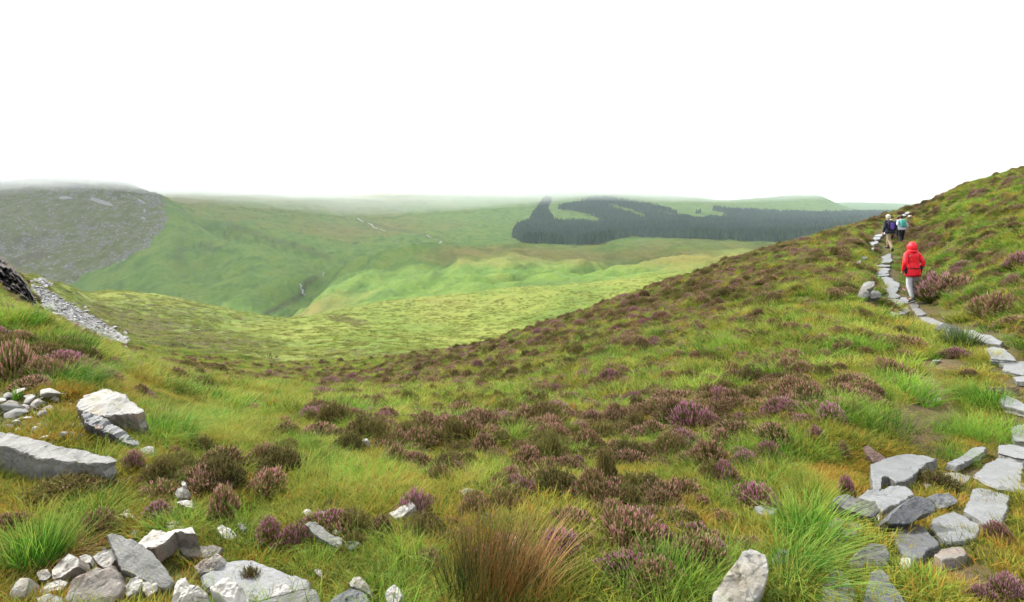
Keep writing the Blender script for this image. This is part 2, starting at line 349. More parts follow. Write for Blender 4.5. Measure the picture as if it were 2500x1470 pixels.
# near hillside
ys = np.concatenate([np.linspace(-8, 0.9, 10), np.exp(np.linspace(math.log(1.0), math.log(52), 520))])
V, Fq = grid_mesh('n', ys, su_grid(560, 50))
me = npmesh('hillside_ground', V, Fq)
pd = path_dist(V[:, 0], V[:, 1])
DIRT = [hit(2290, 890), hit(2270, 960), hit(2280, 1010), hit(2200, 1060)]
dd = seg_d(V[:, 0], V[:, 1], [(p.x, p.y) for p in DIRT])
wear = np.maximum(0.75 * sstep(0.5, 0.1, pd) * sstep(3.2, 4.2, V[:, 1]), 1.0 * sstep(0.55, 0.1, dd))
PEAT = hit(2340, 1400); LEFTP = hit(330, 1300)
wear = np.maximum(wear, 0.9 * sstep(0.35, 0.1, np.hypot(V[:, 0] - PEAT.x, V[:, 1] - PEAT.y)))
attr(me, 'wear', wear)
tag(link('hillside_ground', me, M_NEAR), kind='structure', label='mossy peat ground of the near hillside')
# saddle meadow
ys = np.exp(np.linspace(math.log(52), math.log(330), 420))
V, Fq = grid_mesh('m', ys, su_grid(900, 50))
me = npmesh('saddle_meadow', V, Fq); u = U0 + F * V[:, 0] / V[:, 1]; v = rowof(V[:, 0], V[:, 1], V[:, 2])
brown = 0.20 + 0.50 * sstep(900, 250, u) * sstep(780, 860, v) + 0.42 * sstep(760, 300, u) * sstep(700, 760, v) + 0.28 * np.exp(-((u - 860) / 130) ** 2 - ((v - 885) / 28) ** 2)
brown += 0.55 * np.exp(-((u - 850) / 55) ** 2 - ((v - 783 - (u - 850) * 0.22) / 9) ** 2) + 0.12 * fbm(V[:, 0], V[:, 1], 40, 3, 12)
brown += 0.6 * sstep(150, 0, u) * sstep(640, 700, v)
attr(me, 'brown', np.clip(brown, 0, 1))
tag(link('saddle_meadow', me, M_MEADOW), kind='structure', label='yellow green boggy meadow below the hillside')
# valley, hills and mountain
ys = np.exp(np.linspace(math.log(330), math.log(9500), 560))
V, Fq = grid_mesh('v', ys, su_grid(1000, 50))
u = U0 + F * V[:, 0] / V[:, 1]; v = rowof(V[:, 0], V[:, 1], V[:, 2]); Yv = V[:, 1]
edge = np.interp(v, [380, 440, 480, 500, 530, 557, 603, 629, 650, 670, 690, 720, 780], [330, 350, 392, 408, 402, 396, 356, 308, 272, 205, 178, 150, 60]) + 10 * fbm(V[:, 0], Yv, 60, 5, 14, 0.7)
fc = Fq[:, 0]
mm = (u[fc] < edge[fc]) & (Yv[fc] > 560) & (Yv[fc] < 2600)
def sub(name, V, Fq, mask):
    Fs = Fq[mask]; used, inv = np.unique(Fs.ravel(), return_inverse=True)
    return npmesh(name, V[used], inv.reshape(-1, 4)), used
me, used = sub('valley_grassland', V, Fq, ~mm); uu, vv, yy, xx = u[used], v[used], Yv[used], V[used, 0]
moor = 0.30 + 0.38 * np.exp(-((vv - 625) / 30) ** 2) * sstep(880, 1100, uu) * (yy < 1100) + 0.25 * sstep(1000, 1300, yy) * sstep(1250, 900, uu) * sstep(620, 560, vv) \
     + 0.35 * sstep(600, 700, uu) * sstep(560, 540, yy) * sstep(1100, 700, uu) - 0.4 * sstep(640, 560, uu) * (vv > 540) + 0.10 * sstep(1400, 1700, uu) * (yy < 1100)
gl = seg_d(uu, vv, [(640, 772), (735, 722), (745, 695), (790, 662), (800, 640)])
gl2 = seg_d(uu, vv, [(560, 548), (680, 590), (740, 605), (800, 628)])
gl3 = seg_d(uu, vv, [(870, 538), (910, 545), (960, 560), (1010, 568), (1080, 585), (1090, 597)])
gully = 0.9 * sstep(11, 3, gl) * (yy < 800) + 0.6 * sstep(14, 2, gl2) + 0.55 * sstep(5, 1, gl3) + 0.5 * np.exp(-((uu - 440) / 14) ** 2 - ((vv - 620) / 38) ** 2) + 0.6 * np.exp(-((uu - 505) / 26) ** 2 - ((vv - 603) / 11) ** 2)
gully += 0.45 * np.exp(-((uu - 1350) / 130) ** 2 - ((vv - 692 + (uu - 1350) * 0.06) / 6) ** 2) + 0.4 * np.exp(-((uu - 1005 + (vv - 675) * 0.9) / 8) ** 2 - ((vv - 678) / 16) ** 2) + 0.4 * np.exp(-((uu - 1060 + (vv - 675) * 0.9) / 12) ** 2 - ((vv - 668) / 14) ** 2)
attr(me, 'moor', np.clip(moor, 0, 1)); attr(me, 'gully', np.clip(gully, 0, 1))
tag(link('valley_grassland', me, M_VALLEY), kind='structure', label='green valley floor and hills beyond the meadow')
me, used = sub('mountain_side', V, Fq, mm); uu, vv, yy, xx = u[used], v[used], Yv[used], V[used, 0]
rock = 0.36 + 0.22 * np.exp(-((vv - 590) / 50) ** 2) + 0.30 * sstep(520, 460, vv) * sstep(60, 180, uu) + 0.22 * sstep(34, 6, edge[used] - uu) * (vv > 530) + 0.16 * fbm(xx, yy, 120, 3, 15)
def blob(u0, v0, a, b, s=0.0): return np.exp(-((uu - u0) / a) ** 2 - ((vv - v0 - (uu - u0) * s) / b) ** 2)
scree = 1.05 * (blob(245, 492, 42, 6, 0.30) + blob(160, 483, 24, 4) + blob(346, 492, 16, 4, 0.6) + blob(355, 515, 14, 3.4, 0.6) + blob(305, 638, 13, 6) + blob(205, 700, 16, 5, 0.7) + 0.9 * blob(348, 532, 14, 3.4, 0.4)) + 0.08 * fbm(xx, yy, 25, 3, 16)
attr(me, 'rock', np.clip(rock, 0, 1)); attr(me, 'scree', np.clip(scree, 0, 1))
tag(link('mountain_side', me, M_MOUNT), kind='structure', label='grey brown rocky mountain side rising into cloud')

# ------------------------------------------------------------------ stream in the ravine
def ribbon(name, pts, width, y0, y1, label):
    W = [hit(a, c, y0, y1) for a, c in pts]; V = []; Fq = []
    for i, p in enumerate(W):
        d = (W[min(i + 1, len(W) - 1)] - W[max(i - 1, 0)]); n_ = Vector((-d.y, d.x, 0)).normalized() * width * (0.6 + 0.4 * math.sin(i * 2.3))
        for q in (-1, 1): x_, y_ = p.x + n_.x * q, p.y + n_.y * q; V.append((x_, y_, max(gz(x_, y_), p.z) + 0.5))
        if i: Fq.append((2*i-2, 2*i-1, 2*i+1, 2*i))
    t = NT('white_water'); t.principled((0.30, 0.32, 0.32), 0.4)
    tag(link(name, npmesh(name, V, Fq), t.m), label, kind='structure')
ribbon('stream_water', [(731,694),(736,699),(734,705),(740,711),(738,717),(746,722)], 1.3, 420, 900, 'white water of the stream at the foot of the ravine')
ribbon('waterfall_water', [(788,661),(791,666),(787,671),(790,676)], 1.1, 420, 1000, 'small waterfall in the ravine')
ribbon('upper_stream_water', [(872,533),(884,541),(897,544),(908,550),(912,556),(930,561),(948,567)], 2.0, 900, 3000, 'thin upper stream winding across the moor')
ribbon('middle_stream_water', [(1030,577),(1042,575),(1060,584),(1078,590),(1070,597),(1092,602)], 1.6, 900, 3000, 'thin middle reach of the stream on the moor')

# ------------------------------------------------------------------ low cloud and haze
def cloud_mesh(z0, z1, sd):
    nx, ny = 70, 60
    xs = np.linspace(-7000, 7000, nx); yk = np.linspace(720, 9000, ny)
    if sd > 31: xs = np.linspace(-3200, -420, nx); yk = np.linspace(760, 2600, ny)
    X, Yg = np.meshgrid(xs, yk)
    uu = U0 + F * X / Yg
    base = z0 + 110 * sstep(1780, 2060, uu) * sstep(2300, 3600, Yg) + (28 if sd < 32 else 20) * fbm(X, Yg, 520 if sd < 32 else 230, 3, sd)
    if sd < 32: base = base - (75 if sd < 23 else 25) * sstep(1100, 2200, Yg) * sstep(1500, 900, uu)
    base = np.maximum(base, -70 if sd < 23 else 5 + sd * 0.1)
    edge = np.minimum(np.minimum(X - xs[0], xs[-1] - X), np.minimum(Yg - yk[0], yk[-1] - Yg))
    lift = sstep(500 if sd < 32 else 260, 0, edge)
    topz = base + (z1 - z0) * (1 - 0.3 * lift) + 10 * fbm(X, Yg, 300, 2, sd + 1); bot = base + lift * (z1 - z0) * 0.25
    Vb = np.stack([X.ravel(), Yg.ravel(), bot.ravel()], 1); Vt = np.stack([X.ravel(), Yg.ravel(), topz.ravel()], 1)
    n, m = X.shape; i = np.arange(n - 1)[:, None] * m + np.arange(m - 1)[None, :]
    fb = np.stack([i, i + m, i + m + 1, i + 1], -1).reshape(-1, 4); ft = np.stack([i, i + 1, i + m + 1, i + m], -1).reshape(-1, 4) + n * m
    N = n * m
    side = []
    for a in range(m - 1): side += [(a, a + 1, a + 1 + N, a + N), ((n-1)*m + a + 1, (n-1)*m + a, (n-1)*m + a + N, (n-1)*m + a + 1 + N)]
    for a in range(n - 1): side += [((a+1)*m, a*m, a*m + N, (a+1)*m + N), (a*m + m-1, (a+1)*m + m-1, (a+1)*m + m-1 + N, a*m + m-1 + N)]
    return npmesh('low_cloud', np.concatenate([Vb, Vt]), np.concatenate([fb, ft, np.array(side)]))
LAYERS = [('low_mist', 24, 110, 0.00022, 21, 'faintest mist under the cloud base'), ('rising_mist', 36, 120, 0.00020, 22, 'faint mist drifting over the far valley head'),
          ('cloud_veil', 46, 130, 0.00022, 24, 'thin veil of cloud over the upper slopes'), ('cloud_fringe', 60, 140, 0.0004, 25, 'ragged fringe of cloud along the far hills'),
          ('cloud_base', 84, 160, 0.0008, 27, 'soft grey base of the low cloud'), ('low_cloud', 96, 225, 0.0022, 30, 'low white cloud hiding the tops of the hills'),
          ('summit_veil', 22, 120, 0.00040, 33, 'veil of cloud around the rocky mountain'), ('summit_mist', 32, 130, 0.0008, 36, 'thicker mist around the top of the rocky mountain'),
          ('summit_fringe', 42, 150, 0.0014, 37, 'fringe of cloud below the hidden rocky summit'), ('summit_cloud', 52, 190, 0.0040, 39, 'cloud cap hiding the summit of the rocky mountain')]
for (nm, z0, z1, dn, sd, lab) in LAYERS:
    t = NT(nm); vs = t.new('ShaderNodeVolumePrincipled'); vs.inputs['Color'].default_value = (0.99, 0.993, 1, 1)
    vs.inputs['Density'].default_value = dn; vs.inputs['Anisotropy'].default_value = 0.3
    t.l(vs.outputs[0], t.out.inputs['Volume']); t.m.cycles.homogeneous_volume = True
    tag(link(nm, cloud_mesh(z0, z1, sd), t.m), lab, 'cloud', kind='stuff')
def box_mesh(name, a, b):
    bm = bmesh.new(); bmesh.ops.create_cube(bm, size=1)
    for v_ in bm.verts: v_.co = Vector([(a[i] + b[i]) / 2 + v_.co[i] * (b[i] - a[i]) for i in range(3)])
    me = bpy.data.meshes.new(name); bm.to_mesh(me); bm.free(); return me
t = NT('hazy_air'); vs = t.new('ShaderNodeVolumePrincipled'); vs.inputs['Color'].default_value = (0.80, 0.92, 1, 1)
vs.inputs['Density'].default_value = 0.00006; vs.inputs['Anisotropy'].default_value = 0.2
t.l(vs.outputs[0], t.out.inputs['Volume']); t.m.cycles.homogeneous_volume = True
HAZE = link('haze', box_mesh('haze', (-17600, -9, -330), (17600, 9700, 620)), t.m); tag(HAZE, kind='stuff', label='thin grey blue haze filling the valley')
# ------------------------------------------------------------------ plants
def mat_leaf(name, stops, tip, trans=0.35, pscale=0.9, rough=0.8, tipat=(0.55, 1.0), rnd=0.35):
    t = NT(name); p = t.pos()
    n1 = t.noise(p, pscale, 3, 0.6); n2 = t.noise(p, pscale * 6, 2)
    r = t.new('ShaderNodeObjectInfo').outputs['Random']
    f = t.math('ADD', t.math('ADD', n1, t.math('MULTIPLY', t.math('SUBTRACT', r, 0.5), rnd)), t.math('MULTIPLY', t.math('SUBTRACT', n2, 0.5), 0.35))
    f = t.math('ADD', f, t.math('MULTIPLY', t.math('SUBTRACT', t.attr('rnd'), 0.5), 0.25))
    col = t.ramp(f, stops)
    tf = t.ramp(t.attr('t'), [(tipat[0], 0.0), (tipat[1], 0.75)])
    col = t.mix(tf, col, tip)
    pr = t.new('ShaderNodeBsdfPrincipled'); t.l(col, pr.inputs['Base Color']); pr.inputs['Roughness'].default_value = rough; pr.inputs['Specular IOR Level'].default_value = 0.12
    tr = t.new('ShaderNodeBsdfTranslucent'); t.l(col, tr.inputs['Color'])
    mx = t.new('ShaderNodeMixShader'); mx.inputs[0].default_value = trans
    t.l(pr.outputs[0], mx.inputs[1]); t.l(tr.outputs[0], mx.inputs[2]); t.l(mx.outputs[0], t.out.inputs[0])
    return t.m
GREENS = [(0.384, (0.0389, 0.1013, 0.0067)), (0.452, (0.0796, 0.1823, 0.0108)), (0.514, (0.1681, 0.2936, 0.0189)), (0.570, (0.2566, 0.3341, 0.0270)), (0.644, (0.3717, 0.3341, 0.0540))]
M_GRASS = mat_leaf('hill_grass', GREENS, (0.4050, 0.4124, 0.0832), rnd=0.45)
M_MOSS = mat_leaf('moss_and_thatch', [(0.396, (0.0610, 0.0943, 0.0078)), (0.470, (0.1478, 0.1979, 0.0130)), (0.532, (0.2698, 0.2828, 0.0209)), (0.594, (0.3480, 0.2545, 0.0287)), (0.669, (0.3654, 0.1790, 0.0326))], (0.4176, 0.3770, 0.0653), pscale=1.6)
M_LUSH = mat_leaf('lush_grass', [(0.384, (0.0405, 0.1418, 0.0089)), (0.508, (0.0911, 0.2633, 0.0164)), (0.632, (0.2025, 0.3847, 0.0327))], (0.4657, 0.5873, 0.1188), 0.4, 2.0)
M_RUSH = mat_leaf('rush_stems', [(0.36, (0.030, 0.050, 0.010)), (0.50, (0.065, 0.075, 0.014)), (0.58, (0.17, 0.070, 0.018)), (0.70, (0.28, 0.12, 0.03))], (0.34, 0.21, 0.08), 0.15, 3.0, 0.5, (0.6, 1.0), 0.0)
M_TUFT = mat_leaf('meadow_tufts', [(0.30, (0.0840, 0.1288, 0.0134)), (0.45, (0.1680, 0.2240, 0.0246)), (0.6, (0.2352, 0.2688, 0.0358)), (0.75, (0.2240, 0.1848, 0.0448))], (0.3136, 0.3136, 0.0784), 0.35, 0.12)
M_HEATH = mat_leaf('heather_foliage', [(0.384, (0.0359, 0.0483, 0.0108)), (0.483, (0.0897, 0.0891, 0.0216)), (0.570, (0.1630, 0.1151, 0.0405)), (0.681, (0.1223, 0.1579, 0.0243))], (0.2771, 0.2135, 0.0810), 0.2, 1.3, 0.8, (0.5, 1.0), 0.5)
M_PINK = mat_leaf('heather_flowers_purple', [(0.32, (0.3967, 0.1125, 0.1917)), (0.52, (0.5554, 0.1851, 0.3174)), (0.72, (0.6612, 0.3306, 0.4364))], (0.7671, 0.4496, 0.5554), 0.3, 4.0)
M_DUSTY = mat_leaf('heather_flowers_faded', [(0.384, (0.2967, 0.1285, 0.0959)), (0.508, (0.5086, 0.2202, 0.2014)), (0.632, (0.7205, 0.3761, 0.3355))], (0.7629, 0.4770, 0.3834), 0.3, 2.2)

def blades(n, rad, h, wid, lean=0.35, arch=0.35, seg=3, out=0.7, rs=0, wind=(0.0, 0.0), flat=0.0):
    """n tapering ribbons; returns vertices, quads, t along the blade, random value per blade"""
    g = np.random.default_rng(rs)
    r = rad * np.sqrt(g.uniform(0, 1, n)); th = g.uniform(0, 2 * np.pi, n)
    bx, by = r * np.cos(th), r * np.sin(th)
    az = np.where(g.uniform(0, 1, n) < out, th + g.normal(0, 0.5, n), g.uniform(0, 2 * np.pi, n))
    L = g.uniform(h[0], h[1], n) * (1 - 0.35 * r / max(rad, 1e-6))
    le = lean * g.uniform(0.1, 1.2, n) * (0.4 + 0.8 * r / max(rad, 1e-6)); ar = arch * g.uniform(0.2, 1.5, n)
    w = wid * g.uniform(0.6, 1.3, n); rv = g.uniform(0, 1, n)
    dx, dy = np.cos(az), np.sin(az); ta = az + np.pi / 2 + g.normal(0, 0.6, n)
    sx, sy = np.cos(ta), np.sin(ta)
    V = []; T = []
    for k in range(seg + 1):
        s = k / seg
        o = L * (le * s + ar * s * s); z = L * s * (1 - 0.5 * ar * s) * np.maximum(0.25, 1 - 0.25 * le)
        cx, cy_ = bx + dx * o + wind[0] * L * s * s, by + dy * o + wind[1] * L * s * s
        ww = w * (1 - s) ** 0.7 * 0.5 + w * 0.06
        V.append(np.stack([cx - sx * ww, cy_ - sy * ww, z - 0.01], 1)); V.append(np.stack([cx + sx * ww, cy_ + sy * ww, z - 0.01], 1)); T += [s, s]
    V = np.stack(V, 1); m = 2 * (seg + 1)
    q = np.array([[2*k, 2*k+1, 2*k+3, 2*k+2] for k in range(seg)])
    Fq = (np.arange(n)[:, None, None] * m + q[None]).reshape(-1, 4)
    return V.reshape(-1, 3), Fq, np.tile(T, n), np.repeat(rv, m)
def join(parts):
    off = 0; Vs, Fs, Ts, Rs = [], [], [], []
    for V, Fq, T, Rn in parts:
        Vs.append(V); Fs.append(Fq + off); Ts.append(T); Rs.append(Rn); off += len(V)
    return np.concatenate(Vs), np.concatenate(Fs), np.concatenate(Ts), np.concatenate(Rs)
def plant_mesh(name, part, smooth=True):
    V, Fq, T, Rn = part; me = npmesh(name, V, Fq, smooth); attr(me, 't', T); attr(me, 'rnd', Rn); return me

def heather(n, rad, hgt, rs, bloom):
    """dome of upright sprigs; returns foliage part and flower part"""
    g = np.random.default_rng(rs)
    th = g.uniform(0, 2 * np.pi, n); q = g.uniform(0, 1, n) ** 0.5
    lump = 1 + 0.28 * np.sin(th * 2 + g.uniform(0, 6)) + 0.16 * np.sin(th * 5 + g.uniform(0, 6))
    r = rad * q * lump; ex, ey = r * np.cos(th), r * np.sin(th)
    ez = hgt * (1 - 0.75 * q ** 2.2) * g.uniform(0.72, 1.08, n)
    bx, by = ex * 0.45, ey * 0.45
    def sprig(k0, k1, w0, w1, zo=0.0, cross=2):
        parts = []
        for c in range(cross):
            ta = th + c * np.pi / 2 + g.normal(0, 0.5, n); sx, sy = np.cos(ta), np.sin(ta)
            V = []
            for s, w in ((k0, w0), ((k0 + k1) / 2, (w0 + w1) * 0.62), (k1, w1)):
                cx = bx + (ex - bx) * s ** 1.3; cy_ = by + (ey - by) * s ** 1.3; cz = ez * s - 0.02
                V.append(np.stack([cx - sx * w, cy_ - sy * w, cz], 1)); V.append(np.stack([cx + sx * w, cy_ + sy * w, cz], 1))
            V = np.stack(V, 1).reshape(-1, 3)
            qd = np.array([[0, 1, 3, 2], [2, 3, 5, 4]])
            Fq = (np.arange(n)[:, None, None] * 6 + qd[None]).reshape(-1, 4)
            parts.append((V, Fq, np.tile([0, 0, 0.5, 0.5, 1, 1.0], n), np.repeat(g.uniform(0, 1, n), 6)))
        return join(parts)
    fol = sprig(0.0, 0.97, 0.003, 0.0055)
    # leafy side shoots
    m = n * 3; pk = g.integers(0, n, m); s = g.uniform(0.45, 0.95, m)
    px = bx[pk] + (ex[pk] - bx[pk]) * s ** 1.3; py = by[pk] + (ey[pk] - by[pk]) * s ** 1.3; pz = ez[pk] * s
    d = g.normal(0, 1, (m, 3)); d[:, 2] = np.abs(d[:, 2]) + 0.6; d /= np.linalg.norm(d, axis=1)[:, None]
    e = np.cross(d, g.normal(0, 1, (m, 3))); e /= np.linalg.norm(e, axis=1)[:, None]
    L = g.uniform(0.02, 0.05, m)[:, None] * (rad / 0.25); P = np.stack([px, py, pz], 1); w = 0.005
    V = np.stack([P - e * w, P + e * w, P + d * L + e * w * 0.4, P + d * L - e * w * 0.4], 1).reshape(-1, 3)
    fol = join([fol, (V, np.arange(m * 4).reshape(-1, 4), np.tile([0.2, 0.2, 1, 1.0], m), np.repeat(g.uniform(0, 1, m), 4))])
    keep = g.uniform(0, 1, n) < bloom
    fl = None
    if keep.any():
        cl = g.uniform(0, 1, n)
        sel = np.where(keep & (ez > hgt * 0.3))[0]; m = len(sel); parts = []
        for c in range(3):
            ta = c * np.pi / 3 + g.uniform(0, 1, m); sx, sy = np.cos(ta), np.sin(ta)
            dx = (ex - bx)[sel]; dy = (ey - by)[sel]; dz = ez[sel]; nn = np.sqrt(dx*dx + dy*dy + dz*dz); dx, dy, dz = dx/nn, dy/nn, dz/nn
            L = g.uniform(0.020, 0.040, m); w = g.uniform(0.0045, 0.0080, m)
            X, Yy, Z = ex[sel], ey[sel], ez[sel] - 0.02
            V = []
            for s, ww in ((-0.6, 0.45), (-0.1, 1.0), (0.7, 0.25)):
                V.append(np.stack([X + dx*L*s - sx*w*ww, Yy + dy*L*s - sy*w*ww, Z + dz*L*s], 1)); V.append(np.stack([X + dx*L*s + sx*w*ww, Yy + dy*L*s + sy*w*ww, Z + dz*L*s], 1))
            V = np.stack(V, 1).reshape(-1, 3); qd = np.array([[0, 1, 3, 2], [2, 3, 5, 4]])
            parts.append((V, (np.arange(m)[:, None, None] * 6 + qd[None]).reshape(-1, 4), np.tile([0, 0, 0.5, 0.5, 1, 1.0], m), np.repeat(g.uniform(0, 1, m), 6)))
        fl = join(parts)
    return fol, fl

# hidden source collections, drawn only through the masses that use them
def source(name, meshes_mats):
    c = bpy.data.collections.new(name)
    for i, (me, mats) in enumerate(meshes_mats):
        o = bpy.data.objects.new('%s_%02d' % (name, i), me)
        me.materials.clear()
        for m in mats: me.materials.append(m)
        c.objects.link(o)
    return c
def scatter(name, P, rot, scl, idx, coll, label, kind='stuff', cat=None):
    me = bpy.data.meshes.new(name); P = np.asarray(P, np.float32); me.vertices.add(len(P)); me.vertices.foreach_set('co', P.ravel())
    attr(me, 'rot', rot, 'FLOAT_VECTOR'); attr(me, 'scl', scl, 'FLOAT_VECTOR'); attr(me, 'idx', idx, 'INT')
    o = link(name, me)
    ng = bpy.data.node_groups.new(name, 'GeometryNodeTree')
    ng.interface.new_socket('Geometry', in_out='INPUT', socket_type='NodeSocketGeometry'); ng.interface.new_socket('Geometry', in_out='OUTPUT', socket_type='NodeSocketGeometry')
    gi = ng.nodes.new('NodeGroupInput'); go = ng.nodes.new('NodeGroupOutput'); ip = ng.nodes.new('GeometryNodeInstanceOnPoints')
    ci = ng.nodes.new('GeometryNodeCollectionInfo'); ci.inputs['Collection'].default_value = coll; ci.inputs['Separate Children'].default_value = True; ci.inputs['Reset Children'].default_value = True
    def na(nm, typ):
        a = ng.nodes.new('GeometryNodeInputNamedAttribute'); a.data_type = typ; a.inputs['Name'].default_value = nm; return a.outputs['Attribute']
    e2r = ng.nodes.new('FunctionNodeEulerToRotation')
    ng.links.new(na('rot', 'FLOAT_VECTOR'), e2r.inputs[0]); ng.links.new(e2r.outputs[0], ip.inputs['Rotation'])
    ng.links.new(na('scl', 'FLOAT_VECTOR'), ip.inputs['Scale']); ng.links.new(na('idx', 'INT'), ip.inputs['Instance Index'])
    ip.inputs['Pick Instance'].default_value = True
    ng.links.new(gi.outputs[0], ip.inputs['Points']); ng.links.new(ci.outputs[0], ip.inputs['Instance']); ng.links.new(ip.outputs[0], go.inputs[0])
    md = o.modifiers.new('scatter', 'NODES'); md.node_group = ng
    return tag(o, label, cat, kind=kind)
def tilt_rot(x, y, amount, g, e=0.5):
    """euler angles leaning with the slope, random heading"""
    gx = (height(x + e, y) - height(x - e, y)) / (2 * e); gy = (height(x, y + e) - height(x, y - e)) / (2 * e)
    rz = g.uniform(0, 2 * np.pi, len(x))
    # rotation order XYZ: heading applied last, so tilt is expressed in the turned frame
    c, s = np.cos(-rz), np.sin(-rz)
    lx, ly = c * gx - s * gy, s * gx + c * gy
    return np.stack([np.arctan(ly) * amount + g.normal(0, 0.08, len(x)), -np.arctan(lx) * amount + g.normal(0, 0.08, len(x)), rz], 1)
def sample_view(n, y0, y1, g, power=2.0, wide=1.12, xmin=-1e9, xmax=1e9):
    """points on the ground between two distances; power 2 = even per square metre, lower = denser near the camera"""
    q = g.uniform(0, 1, n)
    y = (y0 ** power + q * (y1 ** power - y0 ** power)) ** (1 / power) if power else y0 * (y1 / y0) ** q
    x = g.uniform(-1, 1, n) * y * 0.9007 * wide + g.normal(0, 0.3, n)
    return x, y
def visible(x, y, z, margin=0.0):
    """is the ground there in the line of sight of the photograph's viewpoint (coarse)"""
    ok = np.ones(len(x), bool)
    for f in (0.97, 0.93, 0.88, 0.8, 0.7, 0.6, 0.5, 0.4):
        ok &= height(x * f, y * f) < (z + margin) * f + 0.05
    return ok
KEEP_OUT = []            # world-space outlines of stones, filled in by the rock builder, where nothing grows
def free(x, y):
    ok = np.ones(len(x), bool)
    for poly in KEEP_OUT:
        xs = [p[0] for p in poly]; ys_ = [p[1] for p in poly]
        m = (x > min(xs)) & (x < max(xs)) & (y > min(ys_)) & (y < max(ys_))
        if m.any():
            k = np.where(m)[0]; ok[k[inpoly(x[k], y[k], poly)]] = False
    return ok
# ------------------------------------------------------------------ stones
from mathutils.geometry import delaunay_2d_cdt
def mat_stone(name, stops, spots=None, streak=(1, 1, 1), rough=0.6, nscale=9.0, spec=0.4, warm=None):
    t = NT(name); p = t.obj(); ps = t.scale(p, streak)
    r = t.new('ShaderNodeObjectInfo').outputs['Random']
    off = t.new('ShaderNodeVectorMath', operation='ADD'); t.l(ps, off.inputs[0])
    cmb = t.new('ShaderNodeCombineXYZ'); t.l(t.math('MULTIPLY', r, 31.0), cmb.inputs[0]); t.l(t.math('MULTIPLY', r, 17.0), cmb.inputs[1]); t.l(cmb.outputs[0], off.inputs[1])
    q = off.outputs[0]
    a = t.noise(q, nscale * 0.4, 4, 0.6); b = t.noise(q, nscale * 3, 5, 0.7, 0.5); c = t.noise(q, nscale * 12, 3, 0.7)
    f = t.math('ADD', t.math('ADD', t.math('MULTIPLY', a, 0.5), t.math('MULTIPLY', b, 0.5)), t.math('MULTIPLY', t.math('SUBTRACT', r, 0.5), 0.12))
    col = t.ramp(f, stops)
    if warm: col = t.mix(t.ramp(a, [(0.50, 0.0), (0.66, 0.75)]), col, warm)
    if spots: col = t.mix(t.ramp(b, [(0.62, 0.0), (0.68, 0.8)]), col, spots)
    col = t.mix(t.ramp(c, [(0.28, 0.45), (0.42, 0.0)]), col, (0.10, 0.10, 0.09))
    if name not in ('white_quartzite', 'scree_stone'):
        col = t.mix(t.ramp(t.noise(q, nscale * 1.1, 5, 0.75, 0.4), [(0.56, 0.0), (0.66, 0.55)]), col, (0.13, 0.13, 0.04))
    crack = t.new('ShaderNodeTexVoronoi', feature='DISTANCE_TO_EDGE'); crack.inputs['Scale'].default_value = nscale * 0.55; t.l(q, crack.inputs['Vector'])
    col = t.mix(t.ramp(t.math('ADD', crack.outputs['Distance'], t.math('MULTIPLY', t.math('SUBTRACT', b, 0.5), 0.12)), [(0.0, 0.6), (0.02, 0.0)]), col, (0.05, 0.05, 0.045))
    t.principled(col, rough, t.math('ADD', t.math('MULTIPLY', b, 1.0), t.math('MULTIPLY', c, 0.35)), 0.7, 0.012, spec)
    return t.m
S_SLATE = mat_stone('pale_wet_slate', [(0.35, (0.1236, 0.1278, 0.1310)), (0.5, (0.1731, 0.1772, 0.1817)), (0.65, (0.2061, 0.2061, 0.2070))], rough=0.42, streak=(1,2.2,1))
S_DARK = mat_stone('dark_slate', [(0.35, (0.0342, 0.0376, 0.0445)), (0.5, (0.0656, 0.0684, 0.0770)), (0.65, (0.1141, 0.1169, 0.1255))], rough=0.4, streak=(1,3,1))
S_GREY = mat_stone('grey_schist', [(0.34, (0.0800, 0.0800, 0.0720)), (0.5, (0.1441, 0.1414, 0.1307)), (0.66, (0.2134, 0.2081, 0.1974))], (0.0534, 0.0534, 0.0454), (1,3,1))
S_BROWN = mat_stone('brown_grey_stone', [(0.34, (0.1141, 0.0970, 0.0799)), (0.5, (0.1711, 0.1483, 0.1255)), (0.66, (0.2396, 0.2110, 0.1768))], None, (1,2,1), warm=(0.2053, 0.1141, 0.0684))
S_WHITE = mat_stone('white_quartzite', [(0.33, (0.2916, 0.2653, 0.2233)), (0.46, (0.3848, 0.3692, 0.3350)), (0.6, (0.4432, 0.4326, 0.4076))], None, (1,1.6,1), warm=(0.3616, 0.2769, 0.1842), rough=0.7)
S_LICHEN = mat_stone('pale_stone_with_lichen', [(0.34, (0.1994, 0.1947, 0.1762)), (0.5, (0.2659, 0.2611, 0.2411)), (0.66, (0.3038, 0.2991, 0.2782))], (0.0475, 0.0523, 0.0464), (1,1,1), nscale=7, rough=0.8, warm=(0.2374, 0.1899, 0.1205))
S_RED = mat_stone('rusty_brown_slate', [(0.34, (0.0600, 0.0330, 0.0240)), (0.5, (0.1140, 0.0600, 0.0420)), (0.66, (0.1800, 0.1200, 0.0900))], rough=0.6)

